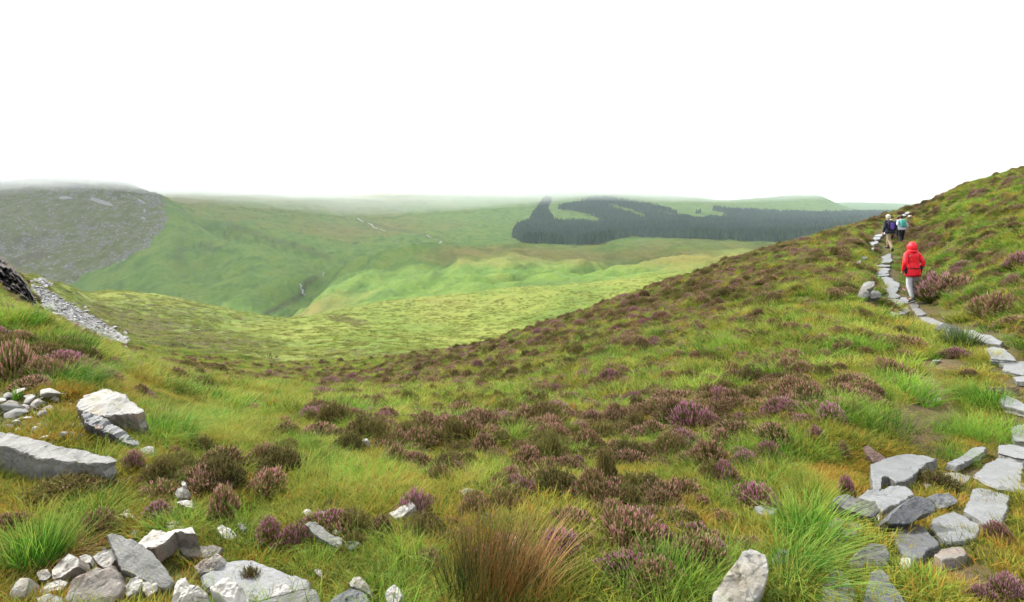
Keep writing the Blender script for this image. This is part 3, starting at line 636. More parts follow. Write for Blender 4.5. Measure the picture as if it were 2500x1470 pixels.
def hit_h(u, v, h):
    Y = np.exp(np.linspace(math.log(2.0), math.log(200), 2600)); x = (u - U0) / F * Y; d = height(x, Y) + h + (v - V0) / F * Y
    k = int(np.argmax(d > 0)); t = d[k] / (d[k] - d[k-1]) if k else 0
    Yk = Y[k] + (Y[k-1] - Y[k]) * t
    return Vector(((u - U0) / F * Yk, Yk, -(v - V0) / F * Yk))
def slab(name, poly, label, cat, mat, thick=0.06, h=0.05, n=None, crown=0.0, group=None, rough=0.006, flare=1.03, rs=0, side=None, jag=0.010, keep=True):
    """a stone whose upper face has the outline poly (photograph pixels) laid on a plane h above the ground"""
    g = np.random.default_rng(rs + int(poly[0][0] * 7 + poly[0][1]))
    if group == 'slabs of the stone path' and poly[0][1] < 850 and cat == 'slab':
        cu = sum(p[0] for p in poly) / len(poly); cv0 = sum(p[1] for p in poly) / len(poly); poly = [(cu + (p[0] - cu) * 1.12, cv0 + (p[1] - cv0) * 1.2) for p in poly]
    if group == 'slabs of the stone path' and poly[0][1] >= 1050 and cat == 'slab':
        cu = sum(p[0] for p in poly) / len(poly); cv0 = sum(p[1] for p in poly) / len(poly); poly = [(cu + (p[0] - cu) * 1.05, cv0 + (p[1] - cv0) * 1.05) for p in poly]
    pu = sum(p[0] for p in poly) / len(poly); pv = sum(p[1] for p in poly) / len(poly)
    P0 = hit_h(pu, pv, h)
    N = Vector(n).normalized() if n else gnormal(P0.x, P0.y, 0.5)
    pts = []
    for (pu_, pv_) in poly:
        d = Vector(((pu_ - U0) / F, 1, -(pv_ - V0) / F)); s = P0.dot(N) / d.dot(N); pts.append(d * s)
    C = sum(pts, Vector()) / len(pts)
    e1 = (pts[0] - C); e1 = (e1 - N * e1.dot(N)).normalized(); e2 = N.cross(e1)
    P2 = np.array([((p - C).dot(e1), (p - C).dot(e2)) for p in pts])
    if keep: KEEP_OUT.append([(C.x + (p.x - C.x) * (1.10 if C.y < 12 else 1.3), C.y + (p.y - C.y) * (1.12 if C.y < 12 else 1.5)) for p in pts])
    size = float(np.mean(np.hypot(P2[:, 0], P2[:, 1])))
    out = []; M = len(P2); step = max(0.015, size * 0.07)
    for i in range(M):
        a, b = P2[i], P2[(i + 1) % M]; L = np.hypot(*(b - a)); k = max(2, int(L / step))
        nrm = np.array([-(b - a)[1], (b - a)[0]]) / max(L, 1e-6); w = 0.0
        for j in range(k):
            w = w * 0.6 + g.normal(0, jag * size * 1.6)
            out.append(a + (b - a) * j / k + (nrm * w * math.sin(math.pi * j / k) if j else 0))
    out = np.array(out); m = len(out)
    inner = out * 0.955
    # scattered interior points, joined into a triangulated upper face
    gx, gy = np.meshgrid(np.arange(out[:, 0].min(), out[:, 0].max(), size * 0.16), np.arange(out[:, 1].min(), out[:, 1].max(), size * 0.16))
    ip = np.stack([gx.ravel(), gy.ravel()], 1) + g.normal(0, size * 0.045, (gx.size, 2))
    ip = ip[inpoly(ip[:, 0], ip[:, 1], [tuple(p) for p in out * 0.90])]
    P_all = [Vector((float(p[0]), float(p[1]))) for p in np.concatenate([inner, ip])]
    cv, _, cf, _, _, _ = delaunay_2d_cdt(P_all, [(i, (i + 1) % m) for i in range(m)], [], 1, 1e-6)
    bm = bmesh.new(); sx, sy = g.uniform(0, 50, 2); fa = g.uniform(0, 6.28)
    def topz(px, py):
        r2 = (px * px + py * py) / (size * size); q = float(pnoise(px / size * 1.3 + sx, py / size * 1.3 + sy))
        w = (px * math.cos(fa) + py * math.sin(fa)) / size
        st = math.floor((w + 0.5 * q) * 2.2) * 0.28 if rough > 0.004 else 0.0     # broken cleavage steps
        return crown * (1 - min(r2, 1.2)) + rough * (2.0 * q + st + g.normal(0, 0.35)) * (size / 0.15) ** 0.5
    tv = [bm.verts.new((p.x, p.y, topz(p.x, p.y))) for p in cv]
    for f_ in cf:
        try: bm.faces.new([tv[i] for i in f_])
        except ValueError: pass
    ntop = len(bm.faces)
    bm.edges.ensure_lookup_table(); be = [e_ for e_ in bm.edges if len(e_.link_faces) == 1]
    # order the rim
    nxt = {}
    for e_ in be:
        a, b = e_.verts; nxt.setdefault(a, []).append(b); nxt.setdefault(b, []).append(a)
    rim = [be[0].verts[0]]; prev = None
    while True:
        c_ = [q for q in nxt[rim[-1]] if q is not prev]
        if not c_ or c_[0] is rim[0] and len(rim) > 2: break
        prev = rim[-1]; rim.append(c_[0])
        if len(rim) > len(nxt): break
    R0 = np.array([(q.co.x, q.co.y) for q in rim]); z0_ = np.array([q.co.z for q in rim]); prevr = rim; mr = len(rim)
    nl = max(2, min(7, int(thick / 0.02)))
    lev = [(1 / 0.955, -min(0.006, thick * 0.15))] + [((1.0 + (flare - 1) * (i + 1) / nl + g.normal(0, 0.015)) / 0.955, -thick * (i + 1) / nl) for i in range(nl)]
    for li, (sc, zz) in enumerate(lev):
        am = size * (0.006 if li else 0.003)
        cur = [bm.verts.new((R0[i, 0] * sc + g.normal(0, am), R0[i, 1] * sc + g.normal(0, am), zz + z0_[i] * (1 - li / (nl + 1)) + g.normal(0, thick * 0.02))) for i in range(mr)]
        for i in range(mr):
            j = (i + 1) % mr
            if (i + li) % 2: fs = ((prevr[i], cur[i], cur[j]), (prevr[i], cur[j], prevr[j]))
            else: fs = ((prevr[i], cur[i], prevr[j]), (cur[i], cur[j], prevr[j]))
            for f_ in fs:
                try: bm.faces.new(f_)
                except ValueError: pass
        prevr = cur
    try: bm.faces.new(prevr)
    except ValueError: pass
    bmesh.ops.recalc_face_normals(bm, faces=bm.faces)
    me = bpy.data.meshes.new(name); bm.to_mesh(me); bm.free()
    me.polygons.foreach_set('use_smooth', np.zeros(len(me.polygons), bool))
    o = link(name, me, mat); o.matrix_world = Matrix.Translation(C) @ Matrix((e1, e2, N)).transposed().to_4x4()
    if side is not None:
        me.materials.append(side); nn = m * 9
        for p_ in me.polygons:
            if abs(p_.normal.z) < 0.55: p_.material_index = 1
    return tag(o, label, cat, group, 'thing')
Z1 = lambda *p: [(x / 2.578, 900 + y / 2.578) for x, y in p]
Z2 = lambda *p: [(400 + x / 3.5, 1050 + y / 3.5) for x, y in p]
Z3 = lambda *p: [(1900 + x / 3.5, 1050 + y / 3.5) for x, y in p]
Z4 = lambda *p: [(2000 + x / 3.5, 480 + y / 3.5) for x, y in p]
Z7 = lambda *p: [(1900 + x / 3.267, 800 + y / 3.267) for x, y in p]
LR = 'loose rocks on the left bank'
# ---- left bank
slab('slate_block', Z1((-180,425),(60,415),(200,440),(320,470),(450,500),(600,530),(700,558),(735,588),(640,600),(530,590),(420,590),(330,572),(250,560),(100,510),(0,487),(-180,450)), 'long grey slate block lying across the left edge with a flat top', 'slate block', S_GREY, 0.30, 0.20, (0.10, -0.10, 1), rough=0.006, flare=1.0)
slab('boulder', Z1((500,190),(520,160),(560,135),(640,122),(690,135),(760,170),(850,220),(905,262),(860,285),(780,280),(720,285),(660,300),(600,305),(540,285),(480,245)), 'pale rounded boulder with dark underside leaning on the dark slate', 'boulder', S_LICHEN, 0.24, 0.22, (-0.10, -0.22, 1), crown=0.03, rough=0.007, flare=1.0, side=S_BROWN)
slab('slate_slab', Z1((510,290),(545,262),(600,285),(640,300),(740,360),(820,420),(880,465),(865,492),(800,470),(700,412),(600,372),(530,330)), 'dark blue grey slate slab sloping down beside the pale boulder', 'slate slab', S_DARK, 0.10, 0.12, (0.20, -0.45, 1), rough=0.010, side=S_DARK)
slab('stone', Z1((480,345),(520,330),(560,350),(555,395),(520,390)), 'small white stone at the upper end of the dark slate', 'stone', S_WHITE, 0.04, 0.04, (0, -0.4, 1), group=LR)
slab('stone', Z1((595,365),(625,350),(652,358),(645,376),(600,376)), 'tiny rusty stone lying on top of the dark slate', 'stone', S_RED, 0.015, 0.17, (0, -0.2, 1), group=LR, keep=False)
slab('stone', Z1((880,505),(925,485),(970,505),(978,540),(930,550),(890,530)), 'small pale grey stone just past the lower end of the dark slate', 'stone', S_LICHEN, 0.05, 0.05, (0, -0.3, 1), crown=0.02, group=LR)
slab('stone', Z1((915,605),(940,600),(960,625),(945,640),(918,630)), 'little white stone beside the bright purple heather', 'stone', S_WHITE, 0.03, 0.03, (0, -0.3, 1), group=LR)
slab('rock', Z1((860,1090),(905,1055),(960,1015),(1080,1012),(1215,1008),(1237,1045),(1170,1042),(1105,1035),(1040,1085),(975,1132),(910,1128)), 'long angular white rock with a tan side, highest of the lower pile', 'rock', S_WHITE, 0.10, 0.13, (-0.05, -0.22, 1), rough=0.008, side=S_BROWN)
slab('slate_slab', Z1((668,1045),(700,1032),(760,1045),(860,1090),(905,1110),(960,1155),(1010,1215),(1060,1285),(1105,1350),(1050,1385),(980,1370),(900,1330),(830,1290),(760,1268),(742,1200),(700,1120)), 'flat grey slab with a rounded upper end leaning on the lower pile', 'slab', S_GREY, 0.05, 0.14, (0.10, -0.55, 1), rough=0.004)
slab('slate_slab', Z1((400,1450),(440,1340),(500,1295),(560,1270),(600,1250),(645,1262),(700,1232),(745,1300),(780,1372),(745,1435),(700,1480),(560,1500),(430,1500)), 'brown grey slab with a pink corner facing forward at the lower left', 'slab', S_BROWN, 0.06, 0.10, (0.05, -0.9, 1), rough=0.006)
slab('rock', Z1((325,1270),(370,1220),(430,1160),(490,1190),(488,1240),(440,1275),(385,1310),(335,1330)), 'white rock standing behind the brown grey slab', 'rock', S_WHITE, 0.09, 0.09, (-0.3, -0.7, 1), rough=0.009, group=LR, side=S_BROWN)
slab('rock', Z1((62,1420),(90,1340),(130,1318),(198,1325),(180,1370),(140,1430),(80,1450)), 'rounded white stone nearest the lower left corner', 'rock', S_LICHEN, 0.07, 0.06, (-0.2, -0.6, 1), crown=0.02, group=LR)
slab('rock', Z1((230,1290),(260,1262),(300,1262),(322,1300),(290,1330),(245,1330)), 'small pale rock with a brown face left of the white standing rock', 'rock', S_WHITE, 0.06, 0.05, (0, -0.5, 1), group=LR, side=S_BROWN)
slab('rock', Z1((245,1400),(290,1350),(380,1325),(430,1345),(400,1390),(320,1400),(260,1425)), 'cream rock with an orange corner below the white standing rock', 'rock', S_WHITE, 0.05, 0.05, (0.1, -0.6, 1), group=LR, side=S_BROWN)
slab('rock', Z1((580,1185),(640,1150),(715,1130),(745,1150),(740,1190),(700,1240),(650,1255),(610,1225)), 'cream stained white rock between the two large slabs', 'rock', S_WHITE, 0.10, 0.12, (0.1, -0.6, 1), group=LR, side=S_RED)
slab('rock', Z1((495,1180),(540,1165),(580,1185),(570,1225),(520,1235)), 'small cream rock left of the stained white rock', 'rock', S_WHITE, 0.04, 0.04, (0, -0.5, 1), group=LR)
slab('rock', Z1((775,1390),(820,1320),(880,1298),(893,1340),(860,1400),(790,1440)), 'upright white rock under the grey slab', 'rock', S_WHITE, 0.06, 0.08, (-0.2, -0.9, 1), group=LR)
slab('rock', Z1((893,1345),(960,1332),(1018,1345),(985,1395),(930,1440),(895,1400)), 'pale triangular rock tucked under the foot of the grey slab', 'rock', S_WHITE, 0.06, 0.07, (0.1, -0.7, 1), group=LR, side=S_BROWN)
slab('rock', Z1((225,1440),(300,1415),(390,1440),(400,1490),(250,1500)), 'flat pale rock on the bottom edge beside the brown grey slab', 'rock', S_LICHEN, 0.05, 0.05, (0, -0.4, 1), group=LR)
slab('slate_slab', Z1((1125,1130),(1200,1118),(1335,1112),(1400,1125),(1375,1165),(1290,1190),(1200,1185),(1150,1170)), 'half buried brown grey slab below the long white rock', 'slab', S_BROWN, 0.05, 0.05, (0.0, -0.5, 1), group=LR)
slab('stone', Z1((1045,965),(1100,958),(1133,965),(1125,978),(1060,980)), 'thin tan stone, upper of two behind the long white rock', 'stone', S_BROWN, 0.02, 0.04, (0, -0.2, 1), group=LR)
slab('stone', Z1((1045,995),(1090,985),(1155,995),(1215,990),(1210,1006),(1130,1010),(1070,1008)), 'thin tan stone, lower of two behind the long white rock', 'stone', S_WHITE, 0.02, 0.03, (0, -0.2, 1), group=LR)
slab('stone', Z1((745,915),(800,902),(850,925),(840,945),(790,935)), 'small tan stone among grass above the leaning slab', 'stone', S_WHITE, 0.03, 0.03, (0, -0.4, 1), group=LR)
slab('stone', Z1((1100,790),(1120,755),(1150,745),(1190,770),(1180,810),(1120,818)), 'white stone half hidden by heather with a pebble on top', 'stone', S_LICHEN, 0.07, 0.07, (0, -0.6, 1), crown=0.02, group=LR)
slab('stone', Z1((1100,840),(1160,825),(1210,830),(1216,880),(1170,870),(1130,850)), 'white triangular stone below the pebble topped stone', 'stone', S_WHITE, 0.05, 0.05, (0, -0.5, 1), group=LR)
slab('stone', Z1((1140,718),(1155,708),(1170,718),(1165,735),(1148,738)), 'pebble on top of the white stone by the heather', 'pebble', S_WHITE, 0.03, 0.12, (0, -0.4, 1), keep=False)
# ---- lower middle
slab('flat_slab', Z2((330,1240),(380,1215),(470,1170),(540,1122),(660,1108),(730,1108),(800,1125),(870,1155),(960,1185),(1060,1230),(1180,1262),(1247,1290),(1240,1350),(1100,1400),(960,1440),(820,1470),(600,1430),(450,1400),(345,1310)), 'broad flat pale grey slab sunk in the turf at the bottom', 'flat slab', S_SLATE, 0.06, 0.05, (0.04, -0.10, 1), rough=0.003)
slab('rock', Z2((245,1165),(330,1110),(400,1075),(440,1038),(490,1075),(490,1120),(440,1180),(350,1215),(290,1225)), 'brown and white shard lying on the edge of the broad flat slab', 'rock', S_BROWN, 0.10, 0.10, (-0.2, -0.7, 1), rough=0.010, side=S_WHITE, keep=False)
slab('boulder', Z2((80,1430),(95,1330),(130,1245),(190,1265),(215,1340),(300,1345),(370,1400),(390,1480),(200,1520),(70,1500)), 'knobbly white boulder on the bottom edge left of the flat slab', 'boulder', S_WHITE, 0.12, 0.13, (0, -0.6, 1), crown=0.03, rough=0.014)
slab('boulder', Z2((390,1320),(450,1290),(500,1258),(560,1270),(620,1330),(700,1390),(725,1440),(715,1500),(560,1510),(480,1420),(420,1390)), 'large bright white boulder lying on the front of the flat slab', 'boulder', S_WHITE, 0.12, 0.14, (0.05, -0.45, 1), crown=0.03, rough=0.012, keep=False)
slab('rock', Z2((915,1425),(950,1340),(1000,1282),(1060,1325),(1105,1370),(1030,1410),(960,1440)), 'pinkish cream rock standing on the right of the flat slab', 'rock', S_WHITE, 0.10, 0.11, (0, -0.7, 1), rough=0.010, keep=False)
slab('slate_block', Z2((800,1480),(900,1450),(1040,1405),(1180,1365),(1285,1345),(1320,1400),(1375,1500),(900,1540)), 'grey slate block with a straight edge at the bottom middle left', 'slate block', S_GREY, 0.10, 0.10, (0.12, -0.35, 1), rough=0.005)
slab('slate_block', Z2((1390,1470),(1480,1410),(1590,1345),(1680,1370),(1740,1420),(1760,1500),(1560,1530),(1400,1520)), 'streaked grey slate block right of the straight edged one', 'slate block', S_DARK, 0.10, 0.09, (0.15, -0.4, 1), rough=0.006, side=S_GREY)
slab('rock', Z2((1580,1300),(1610,1255),(1680,1262),(1750,1330),(1762,1400),(1700,1375),(1600,1345)), 'pale speckled rock behind the streaked slate block', 'rock', S_LICHEN, 0.09, 0.09, (-0.2, -0.6, 1), crown=0.02)
slab('rock', Z2((1885,1400),(1920,1345),(1965,1315),(2010,1350),(2038,1420),(2000,1480),(1930,1500),(1895,1450)), 'upright white pointed rock at the bottom between grass tufts', 'rock', S_WHITE, 0.07, 0.10, (-0.1, -0.9, 1))
slab('flat_slab', Z2((1200,800),(1240,782),(1290,782),(1350,820),(1400,870),(1470,905),(1530,920),(1535,985),(1500,1010),(1420,980),(1340,935),(1270,880)), 'green grey slab sunk in grass right of the big purple heather', 'flat slab', S_GREY, 0.07, 0.07, (0.15, -0.4, 1), rough=0.005)
slab('stone', Z2((1540,950),(1600,942),(1672,955),(1655,990),(1600,1020),(1545,1000)), 'pale flat stone just right of the green grey slab', 'stone', S_LICHEN, 0.05, 0.05, (0, -0.4, 1))
slab('stone', Z2((1440,870),(1475,840),(1510,845),(1500,885),(1460,900)), 'small white stone on the upper side of the green grey slab', 'stone', S_WHITE, 0.05, 0.05, (0, -0.4, 1))
slab('stone', Z2((1330,720),(1355,688),(1390,710),(1420,765),(1380,780),(1340,765)), 'yellowish stone above the green grey slab', 'stone', S_LICHEN, 0.06, 0.06, (-0.2, -0.5, 1))
slab('stone', Z2((1180,700),(1225,668),(1262,690),(1255,730),(1200,735)), 'white rounded stone left of the yellowish stone', 'stone', S_WHITE, 0.05, 0.05, (0, -0.5, 1), crown=0.01)
slab('rock', Z2((1918,710),(1980,680),(2050,640),(2110,605),(2150,640),(2100,690),(2040,735),(1980,760)), 'white rock beside pink heather left of the rush clump', 'rock', S_WHITE, 0.10, 0.09, (-0.1, -0.5, 1))
slab('stone', Z2((450,830),(500,810),(570,840),(625,900),(600,930),(500,920),(470,870)), 'white and grey stone under the dusky heather', 'stone', S_WHITE, 0.06, 0.05, (0, -0.4, 1))
slab('stone', Z2((630,800),(680,795),(705,840),(690,870),(650,850)), 'grey stone beside the left end of the big purple heather', 'stone', S_GREY, 0.05, 0.05, (0, -0.4, 1))
slab('stone', Z2((1690,110),(1705,78),(1740,75),(1757,100),(1735,130),(1700,145)), 'lone pale stone in the green hollow of the slope', 'stone', S_LICHEN, 0.09, 0.10, (-0.2, -0.7, 1), crown=0.03)
slab('stone', Z2((1280,1195),(1320,1180),(1352,1205),(1350,1255),(1310,1235)), 'white pointed stone at the right tip of the broad flat slab', 'stone', S_WHITE, 0.05, 0.05, (0, -0.6, 1))
slab('stone', [(1273,1190),(1300,1175),(1325,1171),(1312,1183),(1285,1196)], 'flat pale grey stone on the slope behind the rush clump', 'stone', S_SLATE, 0.03, 0.08, (0, -0.2, 1))
slab('stone', [(1120,1196),(1140,1191),(1158,1194),(1150,1203),(1128,1207)], 'flat mossy stone left of the flat pale grey one', 'stone', S_LICHEN, 0.04, 0.06, (0, -0.3, 1))
slab('stone', [(1843,1236),(1870,1234),(1897,1242),(1890,1256),(1862,1258),(1850,1250)], 'flat layered pale stone left of the tall tussock', 'stone', S_SLATE, 0.05, 0.07, (0, -0.25, 1))
slab('stone', [(1828,1185),(1842,1178),(1856,1184),(1850,1196),(1834,1196)], 'small cream stone above the flat layered stone', 'stone', S_WHITE, 0.05, 0.06, (0, -0.5, 1))
slab('stone', [(1905,1195),(1920,1185),(1936,1190),(1925,1199),(1908,1203)], 'small yellow stone among grass behind the tall tussock', 'stone', S_BROWN, 0.04, 0.05, (0, -0.4, 1))
slab('boulder', [(1738,1480),(1745,1440),(1775,1405),(1800,1370),(1818,1345),(1840,1338),(1870,1352),(1876,1392),(1868,1430),(1840,1470),(1800,1500)], 'white boulder speckled with grey lichen standing at the bottom', 'boulder', S_LICHEN, 0.17, 0.20, (-0.25, -0.75, 1), crown=0.03, rough=0.010, flare=0.95)
slab('rock', [(1885,1360),(1905,1338),(1925,1345),(1930,1380),(1905,1400),(1888,1390)], 'grey rock in the shade of the tall tussock', 'rock', S_GREY, 0.06, 0.06, (0, -0.5, 1))
# ---- lower right paving
PG = 'slabs of the stone path'
PS = [
 (Z3((798,290),(870,270),(980,225),(1110,212),(1230,220),(1345,250),(1250,290),(1190,350),(1110,415),(1010,440),(950,395),(890,395),(875,500),(830,520),(805,400)), 'white cracked slab with a ragged left tail, topmost of the lower right', S_SLATE, 0.09, 0.10),
 (Z3((1450,275),(1560,225),(1660,155),(1740,135),(1775,150),(1720,205),(1640,250),(1530,300)), 'narrow pale slab slanting up to the right', S_SLATE, 0.05, 0.06),
 (Z3((1885,130),(1990,125),(2120,150),(2120,240),(2020,225),(1890,195)), 'layered slab on the right edge above the square slab', S_SLATE, 0.08, 0.07),
 (Z3((1990,0),(2120,-10),(2120,100),(2020,90)), 'grey slab on the right edge, one above the layered slab', S_SLATE, 0.07, 0.07),
 (Z3((1690,380),(1760,310),(1880,240),(1990,250),(2090,285),(2070,440),(2120,470),(2100,510),(2020,495),(1880,470),(1790,440)), 'large squarish pale slab at the right edge', S_SLATE, 0.07, 0.06),
 (Z3((1390,485),(1420,365),(1520,365),(1640,395),(1640,420),(1560,455),(1500,505),(1430,500)), 'brownish grey flat slab in moss between pale slabs', S_GREY, 0.03, 0.02),
 (Z3((1590,680),(1640,590),(1660,510),(1720,488),(1830,510),(1972,560),(1955,680),(1880,830),(1780,825),(1700,740)), 'pale five sided slab left of the right edge, second row', S_SLATE, 0.04, 0.04),
 (Z3((680,565),(760,520),(870,515),(950,482),(1070,482),(1140,510),(1160,550),(1080,600),(980,640),(880,680),(830,610),(760,590)), 'long pale stone behind the two dark stones', S_SLATE, 0.08, 0.10),
 (Z3((455,605),(530,555),(600,550),(680,580),(760,600),(830,620),(872,690),(830,745),(740,735),(650,700),(560,670),(490,625)), 'dark humped stone propped at the left of the paving', S_GREY, 0.10, 0.14),
 (Z3((925,780),(960,720),(1040,650),(1120,590),(1200,560),(1290,575),(1355,640),(1345,690),(1240,720),(1150,790),(1040,805),(950,800)), 'dark tilted stone with streaked sides in the paving', S_DARK, 0.12, 0.14),
 (Z3((1270,580),(1350,545),(1460,540),(1530,590),(1530,620),(1440,660),(1370,672),(1340,620)), 'small pale slab right of the dark tilted stone', S_SLATE, 0.05, 0.06),
 (Z3((1308,830),(1330,760),(1420,720),(1500,702),(1600,740),(1700,800),(1722,850),(1680,905),(1560,940),(1440,935),(1350,880)), 'rounded pale slab in the middle of the lower paving', S_SLATE, 0.04, 0.04),
 (Z3((975,875),(1060,845),(1150,805),(1240,830),(1290,890),(1368,960),(1350,990),(1270,1020),(1230,1080),(1160,1085),(1060,1050),(1010,960)), 'dark blue slate slab among the pale paving', S_DARK, 0.04, 0.04),
 (Z3((615,1120),(700,1020),(800,970),(900,985),(945,1060),(930,1150),(800,1180),(740,1180),(690,1225),(640,1190)), 'wet grey slab below the humped stone', S_GREY, 0.05, 0.05),
 (Z3((410,800),(480,755),(600,765),(715,800),(700,860),(620,920),(560,970),(480,940)), 'mossy brown grey slab beside the tall tussock', S_GREY, 0.04, 0.04),
 (Z3((1330,1070),(1400,1020),(1500,990),(1580,985),(1610,1030),(1590,1070),(1500,1105),(1400,1115)), 'rough pale stone on the edge of the dark peat hole', S_BROWN, 0.05, 0.06),
 (Z3((1035,1140),(1060,1090),(1130,1095),(1130,1160),(1080,1190)), 'small cream stone between paving slabs', S_WHITE, 0.05, 0.05),
 (Z3((720,1480),(750,1350),(790,1200),(880,1185),(940,1240),(960,1300),(1030,1380),(1110,1500),(900,1560)), 'dark slate wedge on the bottom edge of the path', S_DARK, 0.04, 0.05),
 (Z3((380,1480),(380,1330),(440,1200),(520,1190),(600,1270),(650,1400),(620,1500),(480,1520)), 'wet dark grey slab on the bottom edge left of the wedge', S_GREY, 0.05, 0.04),
 (Z3((745,140),(775,128),(830,175),(930,245),(880,260),(820,285),(770,220)), 'rusty brown pointed stone behind the white cracked slab', S_RED, 0.06, 0.10),
 (Z3((765,760),(820,745),(850,705),(890,700),(880,765),(800,795)), 'small white stones wedged between the two dark stones', S_WHITE, 0.03, 0.03),
 (Z3((1230,440),(1280,420),(1310,470),(1270,490)), 'small grey stone in the heather beside the brownish slab', S_GREY, 0.03, 0.03),
 (Z4((1240,1140),(1330,1150),(1400,1190),(1340,1215),(1250,1180)), 'wet path slab behind the dark rush tuft', S_GREY, 0.04, 0.05),
 (Z4((1370,1180),(1470,1190),(1552,1240),(1480,1262),(1385,1240)), 'dark edged wet slab right of the dark rush tuft', S_SLATE, 0.05, 0.06),
 # right edge, further up
 (Z7((1760,580),(1800,530),(1900,570),(1990,620),(1990,670),(1880,640),(1800,625)), 'cracked white slab on the right edge above the long grass', S_SLATE, 0.07, 0.09),
 (Z7((1860,800),(1900,775),(1990,760),(1990,905),(1900,900)), 'pale slab on the right edge between tufts of long grass', S_SLATE, 0.06, 0.07),
 (Z7((1715,262),(1830,265),(1990,270),(1990,370),(1880,355),(1790,330),(1800,295)), 'wide pale slab on the right edge at the path bend', S_SLATE, 0.06, 0.08),
 (Z7((1870,395),(1990,385),(1990,430),(1900,425)), 'narrow slab edge just below the wide pale slab', S_SLATE, 0.06, 0.08),
 (Z7((1650,165),(1720,150),(1800,165),(1880,230),(1900,262),(1800,255),(1700,245),(1680,200)), 'pale slab with a worn hollow at the path bend', S_SLATE, 0.08, 0.10),
 (Z7((1590,75),(1680,72),(1780,110),(1760,128),(1650,118)), 'dark edged slab above the hollowed slab', S_SLATE, 0.06, 0.08),
 (Z7((1355,60),(1370,10),(1440,5),(1470,40),(1420,130),(1360,125)), 'upright grey slab behind the dark rush tuft by the path', S_GREY, 0.06, 0.16),
 (Z4((990,1130),(1070,1085),(1180,1120),(1250,1150),(1200,1160),(1080,1150)), 'wet path slab nearest the upright grey slab', S_SLATE, 0.04, 0.04),
 (Z4((860,1035),(930,1030),(1010,1062),(1080,1085),(1000,1090),(900,1065)), 'wet path slab second below the red jacketed hiker', S_SLATE, 0.04, 0.04),
 (Z4((800,965),(850,958),(910,995),(880,1010),(840,1012)), 'wet path slab first below the red jacketed hiker', S_SLATE, 0.04, 0.04),
 (Z4((775,920),(830,905),(850,935),(830,955),(795,950)), 'dark wet slab under the front foot of the red jacketed hiker', S_GREY, 0.04, 0.03),
 (Z4((620,985),(690,955),(750,950),(775,975),(720,1000),(650,1010)), 'loose pale slab left of the path below the red jacketed hiker', S_SLATE, 0.08, 0.09),
 (Z4((548,880),(620,870),(700,885),(725,905),(690,930),(620,925),(565,905)), 'bright slab left of the feet of the red jacketed hiker', S_SLATE, 0.05, 0.06),
 (Z4((690,865),(740,860),(770,900),(740,910),(700,885)), 'grey slab under the rear foot of the red jacketed hiker', S_SLATE, 0.04, 0.03),
 (Z4((520,810),(560,800),(640,820),(690,850),(640,865),(560,865)), 'first slab up the path from the red jacketed hiker', S_SLATE, 0.05, 0.05),
 (Z4((545,775),(600,765),(680,765),(660,810),(620,825),(570,800)), 'second slab up the path from the red jacketed hiker', S_SLATE, 0.05, 0.05),
 (Z4((560,715),(610,708),(680,740),(682,765),(600,768),(570,750)), 'third slab up the path from the red jacketed hiker', S_SLATE, 0.05, 0.05),
 (Z4((535,690),(580,686),(635,705),(610,720),(565,720)), 'fourth slab up the path from the red jacketed hiker', S_SLATE, 0.05, 0.05),
 (Z4((505,668),(545,662),(595,660),(590,674),(520,678)), 'fifth slab up the path from the red jacketed hiker', S_SLATE, 0.06, 0.06),
 (Z4((487,645),(510,632),(570,628),(590,645),(560,658),(500,658)), 'sixth slab up the path from the red jacketed hiker', S_SLATE, 0.07, 0.07),
 (Z4((505,618),(560,610),(605,618),(590,630),(520,628)), 'seventh slab up the path from the red jacketed hiker', S_SLATE, 0.06, 0.06),
 (Z4((490,588),(530,582),(600,586),(598,596),(500,598)), 'eighth slab up the path from the red jacketed hiker', S_SLATE, 0.07, 0.08),
 (Z4((530,555),(560,535),(610,528),(628,545),(600,560),(550,564)), 'ninth slab up the path from the red jacketed hiker', S_SLATE, 0.08, 0.09),
 (Z4((537,515),(575,500),(612,500),(610,520),(560,530)), 'tenth slab up the path, under the purple pack hiker', S_SLATE, 0.07, 0.07),
 (Z4((570,498),(590,488),(615,488),(612,500)), 'small slab at the heel of the purple pack hiker', S_SLATE, 0.05, 0.05),
 (Z4((385,443),(430,425),(468,440),(460,452),(400,452)), 'lowest slab of the far steps left of the hikers', S_SLATE, 0.10, 0.10),
 (Z4((395,402),(420,390),(470,388),(490,400),(450,415),(400,412)), 'second slab of the far steps left of the hikers', S_SLATE, 0.10, 0.10),
 (Z4((440,385),(480,376),(502,385),(495,400),(450,402)), 'third slab of the far steps left of the hikers', S_SLATE, 0.09, 0.09),
 (Z4((432,362),(470,348),(520,345),(515,362),(450,370)), 'fourth slab of the far steps left of the hikers', S_SLATE, 0.09, 0.10),
 (Z4((475,330),(510,322),(545,322),(530,338),(485,340)), 'fifth slab of the far steps left of the hikers', S_SLATE, 0.09, 0.09),
 (Z4((535,312),(560,304),(575,308),(560,320),(538,320)), 'topmost slab of the far steps beside the purple pack hiker', S_SLATE, 0.08, 0.08),
 (Z4((695,158),(720,150),(750,150),(740,162),(700,166)), 'pale slab on the skyline behind the brown haired hikers', S_SLATE, 0.10, 0.10),
 (Z4((735,137),(765,130),(790,136),(775,146),(740,146)), 'highest pale slab on the skyline of the path', S_SLATE, 0.10, 0.10),
 (Z4((760,160),(785,154),(790,164),(770,170)), 'small bright stone right of the skyline slabs', S_WHITE, 0.10, 0.10),
]
